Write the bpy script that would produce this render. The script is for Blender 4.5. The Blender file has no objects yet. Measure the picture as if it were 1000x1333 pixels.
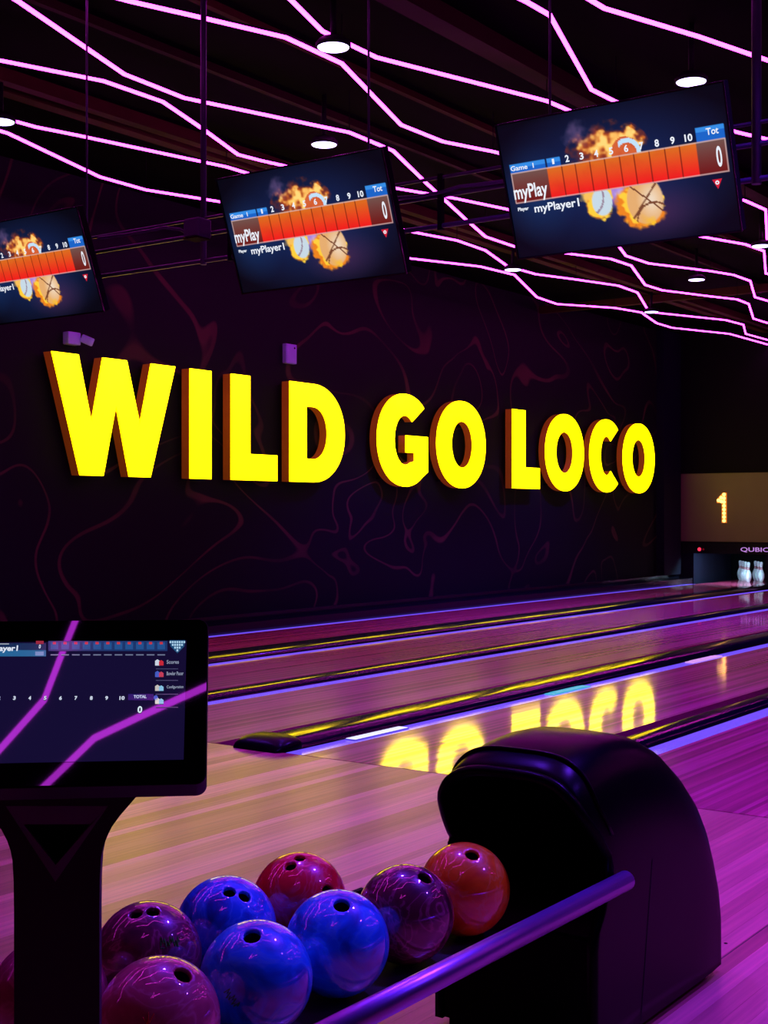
import bpy, bmesh, math, random
import numpy as np
from mathutils import Vector, Matrix

random.seed(7)
scene = bpy.context.scene
COL = scene.collection

# ------------------------------------------------------------------ camera
F_PX, HZ, CAM_H = 1750.0, 668.0, 1.30
PSI = math.radians(35.5)                    # camera looks this far left of the lane direction (+Y)
CP, SP = math.cos(PSI), math.sin(PSI)
cam_d = bpy.data.cameras.new('camera')
cam = bpy.data.objects.new('camera', cam_d)
COL.objects.link(cam)
cam_d.sensor_fit = 'HORIZONTAL'
cam_d.sensor_width = 36.0
cam_d.lens = 36.0 * F_PX / 1000.0
cam_d.shift_y = (HZ - 666.5) / 1000.0
cam_d.clip_start = 0.05
cam_d.clip_end = 200
cam.location = (0, 0, CAM_H)
cam.rotation_euler = (math.pi / 2, 0, PSI)
scene.camera = cam

# ------------------------------------------------------------------ world, exposure
w = bpy.data.worlds.new('world')
scene.world = w
w.use_nodes = True
w.node_tree.nodes['Background'].inputs[0].default_value = (0.010, 0.004, 0.020, 1)
w.node_tree.nodes['Background'].inputs[1].default_value = 1.0
vs = scene.view_settings
vs.view_transform = 'Standard'
vs.look = 'None'
vs.gamma = 1.0
vs.use_curve_mapping = False
vs.exposure = 0.0

# light levels of the place's own lamps (linear radiance)
LED_EMIT = ((1.0, 0.034, 0.90), 15.0)         # pink ceiling strips
LETTER_EMIT = ((1.0, 0.72, 0.0), 5.2)       # sign faces
DOWN_EMIT = ((0.55, 0.45, 1.0), 6.0)        # violet-white downlight lenses
DOWN_BEAM = ((0.14, 0.022, 1.0), 1000.0)      # the beam each downlight throws down
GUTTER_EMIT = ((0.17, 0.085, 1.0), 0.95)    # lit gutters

# ------------------------------------------------------------------ pixel helpers
RIGHT = Vector((CP, SP, 0)); FWD = Vector((-SP, CP, 0)); UP = Vector((0, 0, 1))
ORG = Vector((0, 0, CAM_H))


def ray(x, y):
    return FWD + RIGHT * ((x - 500) / F_PX) + UP * ((HZ - y) / F_PX)


def on_z(x, y, z):
    r = ray(x, y)
    return ORG + r * ((z - CAM_H) / r.z)


def on_x(x, y, X):
    r = ray(x, y)
    return ORG + r * (X / r.x)


def on_y(x, y, Y):
    r = ray(x, y)
    return ORG + r * (Y / r.y)


def on_plane(x, y, p, n):
    r = ray(x, y)
    return ORG + r * ((p - ORG).dot(n) / r.dot(n))


def lin(c):
    return tuple((v / 12.92 if v <= 0.04045 else ((v + 0.055) / 1.055) ** 2.4) for v in c)


def srgb(r, g, b):
    return lin((r / 255, g / 255, b / 255))


# ------------------------------------------------------------------ materials
def new_mat(name):
    m = bpy.data.materials.new(name)
    m.use_nodes = True
    nt = m.node_tree
    b = nt.nodes['Principled BSDF']
    return m, nt, b


def mat(name, color, rough=0.5, metal=0.0, coat=0.0, spec=0.5, emit=None, strength=1.0, vary=0.12, vscale=8.0, bump=0.0):
    """principled with a soft procedural variation of its colour"""
    m, nt, b = new_mat(name)
    b.inputs['Roughness'].default_value = rough
    b.inputs['Metallic'].default_value = metal
    b.inputs['Coat Weight'].default_value = coat
    b.inputs['Coat Roughness'].default_value = 0.05
    b.inputs['Specular IOR Level'].default_value = spec
    tc = nt.nodes.new('ShaderNodeTexCoord')
    nz = nt.nodes.new('ShaderNodeTexNoise')
    nz.inputs['Scale'].default_value = vscale
    nt.links.new(tc.outputs['Object'], nz.inputs['Vector'])
    mx = nt.nodes.new('ShaderNodeMix')
    mx.data_type = 'RGBA'
    mx.inputs[6].default_value = (*[c * (1 - vary) for c in color], 1)
    mx.inputs[7].default_value = (*[min(1, c * (1 + vary)) for c in color], 1)
    nt.links.new(nz.outputs['Fac'], mx.inputs[0])
    nt.links.new(mx.outputs[2], b.inputs['Base Color'])
    if bump:
        bp = nt.nodes.new('ShaderNodeBump')
        bp.inputs['Strength'].default_value = bump
        nt.links.new(nz.outputs['Fac'], bp.inputs['Height'])
        nt.links.new(bp.outputs['Normal'], b.inputs['Normal'])
    if emit:
        b.inputs['Emission Color'].default_value = (*emit, 1)
        b.inputs['Emission Strength'].default_value = strength
    return m


def glow(name, color, strength, base=(0.02, 0.02, 0.02), rough=0.4):
    m, nt, b = new_mat(name)
    b.inputs['Base Color'].default_value = (*base, 1)
    b.inputs['Roughness'].default_value = rough
    b.inputs['Emission Color'].default_value = (*color, 1)
    b.inputs['Emission Strength'].default_value = strength
    return m


M = {}
M['black'] = mat('black_paint', (0.003, 0.003, 0.004), 0.75, spec=0.1)
M['ceiling'] = mat('ceiling_black', (0.0016, 0.0014, 0.0016), 0.95, spec=0.02, vscale=2, bump=0.2)
M['black_gloss'] = mat('black_gloss_plastic', (0.006, 0.006, 0.008), 0.22, coat=0.3)
M['cap'] = mat('divider_cap_plastic', (0.004, 0.004, 0.010), 0.16, coat=0.2)
M['hood'] = mat('hood_plastic', (0.0016, 0.0015, 0.0025), 0.30, spec=0.075, bump=0.03, vscale=60)
M['inner'] = mat('hood_inside_black', (0.003, 0.003, 0.004), 0.9)
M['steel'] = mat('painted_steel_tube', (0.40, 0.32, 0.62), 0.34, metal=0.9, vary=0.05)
M['truss'] = mat('truss_paint', (0.06, 0.05, 0.10), 0.45, metal=0.3)
M['beam'] = mat('beam_olive', (0.035, 0.024, 0.006), 0.8, spec=0.05)
M['duct'] = mat('duct_brown', (0.020, 0.010, 0.006), 0.8, spec=0.05)
M['led'] = glow('led_pink', *LED_EMIT)
M['lens'] = glow('downlight_lens', *DOWN_EMIT)
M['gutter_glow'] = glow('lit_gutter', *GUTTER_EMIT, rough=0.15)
M['gutter_dark'] = mat('gutter_dark', (0.010, 0.009, 0.02), 0.3)
M['letter_face'] = glow('letter_yellow_face', *LETTER_EMIT, base=(0.6, 0.5, 0.0))
M['letter_side'] = mat('letter_orange_return', (0.40, 0.10, 0.01), 0.5, emit=(1, 0.19, 0.005), strength=0.075)
M['bulb'] = glow('bulb_warm', (1.0, 0.52, 0.12), 3.2)
M['redlamp'] = glow('red_indicator', (1.0, 0.03, 0.08), 1.5)
M['pin'] = mat('pin_white', (0.80, 0.82, 0.85), 0.25, coat=0.5, vary=0.02)
M['pin_red'] = mat('pin_red_band', (0.65, 0.02, 0.05), 0.3)
M['mask'] = mat('masking_board', (0.13, 0.125, 0.05), 0.55, vary=0.1, vscale=3)
M['kick'] = mat('kickback_navy', (0.006, 0.006, 0.016), 0.6, spec=0.1)
M['foul'] = mat('foul_line_dark', (0.03, 0.01, 0.02), 0.4)
M['wallbox'] = mat('pale_plastic', (0.35, 0.60, 0.80), 0.5)
M['console'] = mat('console_plastic', (0.030, 0.026, 0.032), 0.55, spec=0.3, bump=0.03, vscale=90)
M['glass'] = mat('console_glass', (0.002, 0.002, 0.003), 0.02, spec=0.42)
M['glass'].node_tree.nodes['Principled BSDF'].inputs['Specular Tint'].default_value = (0.62, 1.0, 1.0, 1)
M['white_text'] = glow('screen_white', srgb(235, 240, 250), 1.0)
M['screen_blue'] = glow('screen_blue', srgb(30, 110, 205), 1.0)
M['white_reflection'] = glow('white_light_bar', (0.75, 0.78, 1.0), 1.1)  # glow colours for the reflections painted into the gutters
M['cyan_reflection'] = glow('cyan_light_bar', (0.02, 0.42, 0.62), 1.0)
M['lilac_reflection'] = glow('lilac_light_bar', (0.75, 0.35, 0.9), 0.9)


def wood(name, c0, c1, c2, board, rough, coat, per_object=False, gap=0.0, crough=0.065):
    """maple boards running along Y: one tone per board, grain stretched along Y"""
    m, nt, b = new_mat(name)
    N, Lk = nt.nodes.new, nt.links.new
    geo = N('ShaderNodeNewGeometry')
    sep = N('ShaderNodeSeparateXYZ')
    Lk(geo.outputs['Position'], sep.inputs[0])
    ramp = N('ShaderNodeValToRGB')
    e = ramp.color_ramp.elements
    e[0].color = (*c0, 1); e[1].color = (*c2, 1)
    k = e.new(0.5); k.color = (*c1, 1)
    if per_object:
        oi = N('ShaderNodeObjectInfo')
        Lk(oi.outputs['Random'], ramp.inputs[0])
    else:
        dv = N('ShaderNodeMath'); dv.operation = 'DIVIDE'; dv.inputs[1].default_value = board
        Lk(sep.outputs['X'], dv.inputs[0])
        fl = N('ShaderNodeMath'); fl.operation = 'FLOOR'
        Lk(dv.outputs[0], fl.inputs[0])
        wn = N('ShaderNodeTexWhiteNoise'); wn.noise_dimensions = '1D'
        Lk(fl.outputs[0], wn.inputs['W'])
        Lk(wn.outputs['Value'], ramp.inputs[0])
    mp = N('ShaderNodeVectorMath'); mp.operation = 'MULTIPLY'
    mp.inputs[1].default_value = (60, 1.6, 1)
    Lk(geo.outputs['Position'], mp.inputs[0])
    nz = N('ShaderNodeTexNoise'); nz.inputs['Scale'].default_value = 1.0; nz.inputs['Detail'].default_value = 4
    Lk(mp.outputs[0], nz.inputs['Vector'])
    mul = N('ShaderNodeMapRange'); mul.inputs[1].default_value = 0.25; mul.inputs[2].default_value = 0.75
    mul.inputs[3].default_value = 0.72; mul.inputs[4].default_value = 1.15
    Lk(nz.outputs['Fac'], mul.inputs[0])
    mx = N('ShaderNodeMix'); mx.data_type = 'RGBA'; mx.blend_type = 'MULTIPLY'; mx.inputs[0].default_value = 1
    Lk(ramp.outputs[0], mx.inputs[6]); Lk(mul.outputs[0], mx.inputs[7])
    Lk(mx.outputs[2], b.inputs['Base Color'])
    b.inputs['Roughness'].default_value = rough
    b.inputs['Coat Weight'].default_value = coat
    b.inputs['Coat Roughness'].default_value = crough
    # a little waviness so that reflections smear lengthwise
    mp2 = N('ShaderNodeVectorMath'); mp2.operation = 'MULTIPLY'; mp2.inputs[1].default_value = (9, 1.2, 1)
    Lk(geo.outputs['Position'], mp2.inputs[0])
    nz2 = N('ShaderNodeTexNoise'); nz2.inputs['Scale'].default_value = 1.0
    Lk(mp2.outputs[0], nz2.inputs['Vector'])
    bp = N('ShaderNodeBump'); bp.inputs['Strength'].default_value = 0.05; bp.inputs['Distance'].default_value = 0.01
    Lk(nz2.outputs['Fac'], bp.inputs['Height'])
    Lk(bp.outputs['Normal'], b.inputs['Normal'])
    Lk(bp.outputs['Normal'], b.inputs['Coat Normal'])
    return m


LANE_SPEC = 0.15
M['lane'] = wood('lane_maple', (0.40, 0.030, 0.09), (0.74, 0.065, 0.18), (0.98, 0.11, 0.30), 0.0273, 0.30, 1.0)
M['lane'].node_tree.nodes['Principled BSDF'].inputs['Specular IOR Level'].default_value = LANE_SPEC
M['approach'] = wood('approach_maple', (0.42, 0.13, 0.080), (0.66, 0.25, 0.150), (0.92, 0.38, 0.24), 0.06, 0.33, 0.15, per_object=True, crough=0.25)


def contour_mat():
    """dark wallpaper printed with thin wandering contour lines"""
    m, nt, b = new_mat('wallpaper_contours')
    N, Lk = nt.nodes.new, nt.links.new
    geo = N('ShaderNodeNewGeometry')
    sc = N('ShaderNodeVectorMath'); sc.operation = 'MULTIPLY'; sc.inputs[1].default_value = (0.0, 0.56, 0.64)
    Lk(geo.outputs['Position'], sc.inputs[0])
    nz = N('ShaderNodeTexNoise'); nz.inputs['Scale'].default_value = 0.85; nz.inputs['Detail'].default_value = 1.2
    nz.inputs['Distortion'].default_value = 0.8
    Lk(sc.outputs[0], nz.inputs['Vector'])
    k = N('ShaderNodeMath'); k.operation = 'MULTIPLY'; k.inputs[1].default_value = 7.0
    Lk(nz.outputs['Fac'], k.inputs[0])
    fr = N('ShaderNodeMath'); fr.operation = 'FRACT'
    Lk(k.outputs[0], fr.inputs[0])
    sb = N('ShaderNodeMath'); sb.operation = 'SUBTRACT'; sb.inputs[1].default_value = 0.5
    Lk(fr.outputs[0], sb.inputs[0])
    ab = N('ShaderNodeMath'); ab.operation = 'ABSOLUTE'
    Lk(sb.outputs[0], ab.inputs[0])
    mr = N('ShaderNodeMapRange'); mr.inputs[1].default_value = 0.03; mr.inputs[2].default_value = 0.06
    mr.inputs[3].default_value = 1.0; mr.inputs[4].default_value = 0.0
    Lk(ab.outputs[0], mr.inputs[0])
    # lines fade in and out as in the print
    nz2 = N('ShaderNodeTexNoise'); nz2.inputs['Scale'].default_value = 0.9
    Lk(geo.outputs['Position'], nz2.inputs['Vector'])
    mr2 = N('ShaderNodeMapRange'); mr2.inputs[1].default_value = 0.35; mr2.inputs[2].default_value = 0.6
    mr2.inputs[3].default_value = 0.25; mr2.inputs[4].default_value = 1.0
    Lk(nz2.outputs['Fac'], mr2.inputs[0])
    ml = N('ShaderNodeMath'); ml.operation = 'MULTIPLY'
    Lk(mr.outputs[0], ml.inputs[0]); Lk(mr2.outputs[0], ml.inputs[1])
    mx = N('ShaderNodeMix'); mx.data_type = 'RGBA'
    mx.inputs[6].default_value = (0.0065, 0.016, 0.0085, 1)
    mx.inputs[7].default_value = (0.070, 0.060, 0.022, 1)
    Lk(ml.outputs[0], mx.inputs[0])
    Lk(mx.outputs[2], b.inputs['Base Color'])
    b.inputs['Roughness'].default_value = 0.6
    b.inputs['Specular IOR Level'].default_value = 0.08
    return m


M['wallpaper'] = contour_mat()


def ball_mat(name, dark, mid, light, scale=9.0, seed=0.0):
    m, nt, b = new_mat(name)
    N, Lk = nt.nodes.new, nt.links.new
    tc = N('ShaderNodeTexCoord')
    ad = N('ShaderNodeVectorMath'); ad.operation = 'ADD'; ad.inputs[1].default_value = (seed, seed * 2, -seed)
    Lk(tc.outputs['Object'], ad.inputs[0])
    nz = N('ShaderNodeTexNoise'); nz.inputs['Scale'].default_value = scale; nz.inputs['Detail'].default_value = 3
    nz.inputs['Distortion'].default_value = 2.2
    Lk(ad.outputs[0], nz.inputs['Vector'])
    rp = N('ShaderNodeValToRGB'); e = rp.color_ramp.elements
    e[0].position = 0.30; e[0].color = (*dark, 1)
    e[1].position = 0.72; e[1].color = (*mid, 1)
    k = e.new(0.5); k.color = (*mid, 1)
    k2 = e.new(0.535); k2.color = (*light, 1)
    k3 = e.new(0.575); k3.color = (*mid, 1)
    Lk(nz.outputs['Fac'], rp.inputs[0])
    Lk(rp.outputs[0], b.inputs['Base Color'])
    b.inputs['Roughness'].default_value = 0.35
    b.inputs['Coat Weight'].default_value = 1.0
    b.inputs['Coat Roughness'].default_value = 0.015
    b.inputs['Coat IOR'].default_value = 1.9
    return m


# ------------------------------------------------------------------ mesh helpers
class MB:
    def __init__(self):
        self.v = []; self.f = []; self.smooth = []

    def add(self, vs_, fs, smooth=False):
        o = len(self.v)
        self.v += [tuple(p) for p in vs_]
        self.f += [tuple(i + o for i in f) for f in fs]
        self.smooth += [smooth] * len(fs)
        return self

    def box(self, lo, hi):
        x0, y0, z0 = lo; x1, y1, z1 = hi
        vs_ = [(x0, y0, z0), (x1, y0, z0), (x1, y1, z0), (x0, y1, z0), (x0, y0, z1), (x1, y0, z1), (x1, y1, z1), (x0, y1, z1)]
        return self.add(vs_, [(0, 3, 2, 1), (4, 5, 6, 7), (0, 1, 5, 4), (1, 2, 6, 5), (2, 3, 7, 6), (3, 0, 4, 7)])

    def tube(self, pts, r, n=12, caps=True, flat=None):
        """round tube along a polyline; flat=(rx, rz) gives an elliptic/box section kept upright"""
        pts = [Vector(p) for p in pts]
        rings = []
        for i, p in enumerate(pts):
            a = pts[max(i - 1, 0)]; c = pts[min(i + 1, len(pts) - 1)]
            t = (c - a).normalized()
            ref = Vector((0, 0, 1)) if abs(t.z) < 0.9 else Vector((1, 0, 0))
            s = t.cross(ref).normalized(); u = s.cross(t).normalized()
            # mitre
            k = 1.0
            if 0 < i < len(pts) - 1:
                t1 = (p - a).normalized()
                cs = max(0.35, abs(t1.dot(t)))
                k = 1 / cs
            ring = []
            for j in range(n):
                an = 2 * math.pi * (j + 0.5) / n
                ring.append(p + s * (math.cos(an) * r * k) + u * (math.sin(an) * r))
            rings.append(ring)
        vs_ = [q for ring in rings for q in ring]
        fs = []
        for i in range(len(pts) - 1):
            for j in range(n):
                j2 = (j + 1) % n
                fs.append((i * n + j, i * n + j2, (i + 1) * n + j2, (i + 1) * n + j))
        self.add(vs_, fs, n > 6)
        if caps:
            o = len(self.v) - len(vs_)
            self.f.append(tuple(o + j for j in range(n))[::-1]); self.smooth.append(False)
            e = o + (len(pts) - 1) * n
            self.f.append(tuple(e + j for j in range(n))); self.smooth.append(False)
        return self

    def strip(self, pts, hw, z0, z1):
        """rectangular section kept level along a polyline, mitred corners"""
        pts = [Vector(p) for p in pts]; vs_ = []; n = len(pts)
        for i, p in enumerate(pts):
            a = pts[max(i - 1, 0)]; c = pts[min(i + 1, n - 1)]
            t0 = (p - a).normalized() if i else (c - p).normalized()
            t1 = (c - p).normalized() if i < n - 1 else t0
            t = (t0 + t1).normalized(); sd_ = Vector((t.y, -t.x, 0)); k = hw / max(0.4, t.dot(t0))
            for sg, zz in ((-1, z0), (1, z0), (1, z1), (-1, z1)):
                q = p + sd_ * (k * sg); vs_.append((q.x, q.y, p.z + zz))
        fs = [(i * 4 + j, i * 4 + (j + 1) % 4, i * 4 + 4 + (j + 1) % 4, i * 4 + 4 + j) for i in range(n - 1) for j in range(4)]
        fs += [(3, 2, 1, 0), tuple((n - 1) * 4 + j for j in range(4))]
        return self.add(vs_, fs)

    def lathe(self, prof, n=24, origin=(0, 0, 0), axis='Z'):
        vs_ = []
        for (r, z) in prof:
            for j in range(n):
                a = 2 * math.pi * j / n
                p = (r * math.cos(a), r * math.sin(a), z)
                if axis == 'Y':
                    p = (p[0], p[2], p[1])
                vs_.append((p[0] + origin[0], p[1] + origin[1], p[2] + origin[2]))
        fs = []
        for i in range(len(prof) - 1):
            for j in range(n):
                j2 = (j + 1) % n
                fs.append((i * n + j, i * n + j2, (i + 1) * n + j2, (i + 1) * n + j))
        fs.append(tuple(range(n))[::-1])
        e = (len(prof) - 1) * n
        fs.append(tuple(e + j for j in range(n)))
        return self.add(vs_, fs, True)

    def grid(self, rows, smooth=True, close=False):
        n = len(rows[0]); vs_ = [p for r in rows for p in r]; fs = []
        for i in range(len(rows) - 1):
            for j in range(n - 1 if not close else n):
                j2 = (j + 1) % n
                fs.append((i * n + j, i * n + j2, (i + 1) * n + j2, (i + 1) * n + j))
        return self.add(vs_, fs, smooth)

    def mesh(self, name):
        me = bpy.data.meshes.new(name)
        me.from_pydata(self.v, [], self.f)
        me.polygons.foreach_set('use_smooth', self.smooth)
        me.update()
        return me

    def build(self, name, material, parent=None, loc=None, autosmooth=True):
        return obj(name, self.mesh(name), material, parent, loc)


def obj(name, me, material=None, parent=None, loc=None):
    o = bpy.data.objects.new(name, me)
    COL.objects.link(o)
    if material is not None and me is not None:
        if len(me.materials) == 0:
            me.materials.append(material)
        else:
            o.material_slots[0].link = 'OBJECT'; o.material_slots[0].material = material
    if parent is not None:
        o.parent = parent
    if loc is not None:
        o.location = loc
    return o


def empty(name, loc=(0, 0, 0), rot=(0, 0, 0)):
    o = bpy.data.objects.new(name, None)
    o.empty_display_size = 0.1
    COL.objects.link(o)
    o.location = loc; o.rotation_euler = rot
    return o


def tag(o, label, cat, group=None):
    o['label'] = label; o['category'] = cat
    if group:
        o['group'] = group
    return o


def struct(o):
    o['kind'] = 'structure'
    return o


def copy_tree(o, parent=None):
    c = o.copy(); COL.objects.link(c); c.parent = parent
    for k in ('label', 'category', 'group'):
        pass
    for ch in list(o.children):
        copy_tree(ch, c)
    return c


def bevel(o, wdt, seg=2, angle=40):
    md = o.modifiers.new('bevel', 'BEVEL'); md.width = wdt; md.segments = seg
    md.limit_method = 'ANGLE'; md.angle_limit = math.radians(angle)
    return o


def eval_mesh(o, name):
    dg = bpy.context.evaluated_depsgraph_get(); dg.update()
    me = bpy.data.meshes.new_from_object(o.evaluated_get(dg))
    me.name = name
    return me


def shape_mesh(loops, depth, name):
    """filled outline(s) in the XY plane, holes by even-odd, thickness depth (centred on z=0)"""
    cu = bpy.data.curves.new('tmp', 'CURVE'); cu.dimensions = '2D'; cu.fill_mode = 'BOTH'
    cu.extrude = depth / 2
    for lp in loops:
        sp = cu.splines.new('POLY'); sp.points.add(len(lp) - 1)
        for i, (a, b_) in enumerate(lp):
            sp.points[i].co = (a, b_, 0, 1)
        sp.use_cyclic_u = True
    o = bpy.data.objects.new('tmp', cu); COL.objects.link(o)
    me = eval_mesh(o, name)
    bpy.data.objects.remove(o); bpy.data.curves.remove(cu)
    return me


_text_cache = {}


def text_mesh(s, bold=0.0, name='lettering', shear=0.0):
    """text fitted to the unit box (0..1, 0..1)"""
    key = (s, bold, shear)
    if key in _text_cache:
        return _text_cache[key]
    cu = bpy.data.curves.new('tmp', 'FONT'); cu.body = s; cu.offset = bold; cu.size = 1.0
    cu.resolution_u = 4; cu.shear = shear
    o = bpy.data.objects.new('tmp', cu); COL.objects.link(o)
    me = eval_mesh(o, name)
    bpy.data.objects.remove(o); bpy.data.curves.remove(cu)
    co = np.empty(len(me.vertices) * 3); me.vertices.foreach_get('co', co); co = co.reshape(-1, 3)
    lo, hi = co.min(0), co.max(0)
    co[:, :2] = (co[:, :2] - lo[:2]) / (hi[:2] - lo[:2]); co[:, 2] = 0
    me.vertices.foreach_set('co', co.ravel()); me.update()
    me.materials.clear()
    _text_cache[key] = me
    return me


# =================================================================== THE SETTING
WALL_X = -10.15; FAR_Y = 23.55; FOUL_Y = 5.63; CEIL = 4.62; LEDZ = 4.30

st = MB().box((WALL_X - 0.2, -6.0, -0.30), (5.2, 26.0, -0.16)).build('floor', M['black']); struct(st)
c = MB().box((WALL_X - 0.2, -6.0, CEIL), (5.2, 26.0, CEIL + 0.15)).build('ceiling', M['ceiling']); struct(c)
wl = MB().box((WALL_X - 0.2, -6.0, -0.16), (WALL_X, 26.0, CEIL)).build('wall_left', M['wallpaper']); struct(wl)
wr = MB().box((5.0, -6.0, -0.16), (5.2, 26.0, CEIL)).build('wall_right', M['black']); struct(wr)
wb = MB().box((WALL_X, -6.2, -0.16), (5.0, -6.0, CEIL)).build('wall_back', M['black']); struct(wb)
wf = MB().box((WALL_X, FAR_Y, 2.062), (5.0, FAR_Y + 0.2, CEIL)).build('wall_far', M['black']); struct(wf)
we = MB().box((WALL_X, 25.8, -0.16), (5.0, 25.95, 2.06)).build('wall_pit', M['black']); struct(we)

# approach: boards along the lane direction, each one a piece
ap = MB().box((WALL_X, -6.0, -0.16), (5.0, FOUL_Y, -0.03)).build('floor_approach', M['black']); struct(ap)
BW = 0.062
bm_ = MB()
g = 0.00015; cb = 0.0003
x0, x1 = -BW / 2 + g, BW / 2 - g
y0, y1 = -5.95, FOUL_Y - 0.012
prof = [(x0, -0.03), (x0, -cb), (x0 + cb, 0), (x1 - cb, 0), (x1, -cb), (x1, -0.03)]
bm_.add([(a, y0, z) for a, z in prof] + [(a, y1, z) for a, z in prof],
        [(i, i + 1, i + 7, i + 6) for i in range(5)] + [tuple(range(6)), tuple(range(11, 5, -1))])
board_me = bm_.mesh('board'); board_me.materials.append(M['approach'])
nb = int((4.9 - (WALL_X + 0.05)) / BW)
for i in range(nb):
    b = bpy.data.objects.new('board', board_me); COL.objects.link(b); b.parent = ap
    b.location = (WALL_X + 0.05 + BW * (i + 0.5), 0, 0)
    if i % 17 == 5:
        pass
fo = MB().box((WALL_X + 0.05, FOUL_Y - 0.011, -0.03), (4.9, FOUL_Y, -0.0015)).build('foul_line', M['foul'], ap)

pj = on_z(970, 1226, 0.0)
MB().box((pj.x - 0.0018, -5.9, -0.002), (pj.x + 0.0018, FOUL_Y - 0.02, 0.0004)).build('panel_joint', M['foul'], ap)
ps = on_z(945, 1228, 0.0)
MB().lathe([(0.006, -0.002), (0.006, 0.0006), (0.004, 0.0010)], 12, origin=(ps.x, ps.y, 0)).build('screw', M['black'], ap)

# =================================================================== LANES
LW = 1.06
LEFT = [9.65, 7.84, 6.25, 4.55, 3.00, 1.34]           # distance left of the camera of each lane's left edge
lane_label = ['glossy maple bowling lane closest to the lettered wall, ending at the white pins',
              'glossy maple bowling lane second from the lettered wall',
              'glossy maple bowling lane third from the lettered wall, left of the blunt divider nose',
              'glossy maple bowling lane mirroring the yellow letters',
              'bare maple bowling lane right of the black ball return hood',
              'maple bowling lane farthest from the lettered wall, past the right edge']
gut_label = ['violet lit gutter along the foot of the lettered wall',
             'violet lit gutter between the first and second lanes from the wall',
             'violet lit gutter between the second and third lanes from the wall',
             'violet lit gutter beside the lane that mirrors the yellow letters',
             'violet lit gutter behind the top of the black ball return hood',
             'violet lit gutter past the right edge of the photo']
cap_label = ['broad black divider with yellow sheen between first and second lanes from the wall',
             'narrow black divider with a thin gold edge between second and third lanes',
             'black rounded divider streaked by yellow reflections, with a navy nose at the foul line',
             'dark blue rounded divider running behind the black ball return hood',
             'black rounded divider on the near side of the bare lane at right']
GW = 0.135
for i, L in enumerate(LEFT):
    yend = 25.7
    ln = MB().box((-L, FOUL_Y + 0.001, -0.10), (-(L - LW), yend, 0.0)).build('bowling_lane', M['lane'])
    tag(ln, lane_label[i], 'bowling lane', 'bowling lanes')
    # lit gutter on the lane's left
    gt = empty('lane_gutter', (-L - GW / 2, FOUL_Y + 0.02, -0.05))
    tag(gt, gut_label[i], 'gutter', 'lit gutters')
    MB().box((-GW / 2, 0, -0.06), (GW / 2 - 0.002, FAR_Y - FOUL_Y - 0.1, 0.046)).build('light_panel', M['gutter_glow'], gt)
    if i > 0:
        # divider cap and dark right-hand gutter of the lane to the left
        Rl = LEFT[i - 1] - LW                            # right edge of neighbouring lane (distance left)
        a0 = L + GW + 0.004; gap = Rl - a0
        gd = min(0.17, gap * 0.42)
        a1 = Rl - gd
        cw = a1 - a0
        dv = empty('lane_divider', (-(a0 + a1) / 2, FOUL_Y, -0.16))
        tag(dv, cap_label[i - 1], 'lane divider', 'lane dividers')
        hgt = 0.055 if cw > 0.26 else 0.040
        rows = []
        nseg = 18
        stations = [(0.02, 1.0), (FAR_Y - FOUL_Y - 0.05, 1.0)]
        for (yy, k) in stations:
            row = []
            for j in range(nseg + 1):
                an = math.pi * j / nseg
                cx = -math.copysign(abs(math.cos(an)) ** 0.62, math.cos(an)) * cw / 2
                cz = 0.16 - 0.05 + (0.05 + hgt) * (math.sin(an) ** 0.62)
                row.append((cx, yy, cz))
            row = [(-cw / 2, yy, 0.0)] + row + [(cw / 2, yy, 0.0)]
            rows.append(row)
        mb = MB().grid(rows)
        n_ = len(rows[0])
        mb.add(rows[0], [tuple(range(n_))[::-1]]); mb.add(rows[1], [tuple(range(n_))])
        mb.build('rounded_cap', M['cap'], dv)
        # blunt nose reaching over the foul line
        if i in (1, 3, 5):
            rows = []
            for (yy, k, zz) in [(-0.055, 0.80, 0.02), (-0.045, 0.88, 0.35), (-0.02, 0.95, 0.70), (0.02, 1.0, 0.95), (0.07, 1.0, 1.06), (0.14, 1.0, 1.07), (0.15, 0.98, 1.0)]:
                row = []
                for j in range(nseg + 1):
                    an = math.pi * j / nseg
                    cx = -math.copysign(abs(math.cos(an)) ** 0.62, math.cos(an)) * (cw + 0.03) / 2 * k
                    cz = 0.16 + (hgt + 0.012) * zz * (math.sin(an) ** 0.62) + 0.001
                    row.append((cx, yy, cz))
                rows.append(row)
            mb = MB().grid(rows)
            mb.add(rows[0], [tuple(range(nseg + 1))])
            o = mb.build('nose', M['hood'], dv)
        else:
            pass
        MB().box((-(Rl - 0.002), FOUL_Y + 0.02, -0.155), (-(a1 + 0.002), FAR_Y - 0.1, -0.075)).build('dark_gutter', M['gutter_dark'])
        go = COL.objects[-1]
        mw = go.matrix_world.copy(); go.parent = dv; go.matrix_parent_inverse = Matrix.Translation(-Vector(dv.location))
# glowing bars that stand in for bright reflections in the gutters
def reflection_bar(pa, pb, material, label, cells=1):
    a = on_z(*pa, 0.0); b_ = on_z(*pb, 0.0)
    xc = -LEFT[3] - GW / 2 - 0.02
    e = empty('gutter_reflection_bar', (xc, a.y, -0.0035))
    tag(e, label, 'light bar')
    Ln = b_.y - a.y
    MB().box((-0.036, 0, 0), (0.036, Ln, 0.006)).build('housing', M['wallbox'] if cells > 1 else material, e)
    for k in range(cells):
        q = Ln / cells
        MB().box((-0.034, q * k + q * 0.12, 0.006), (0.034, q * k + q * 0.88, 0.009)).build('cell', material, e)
    return e


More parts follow.
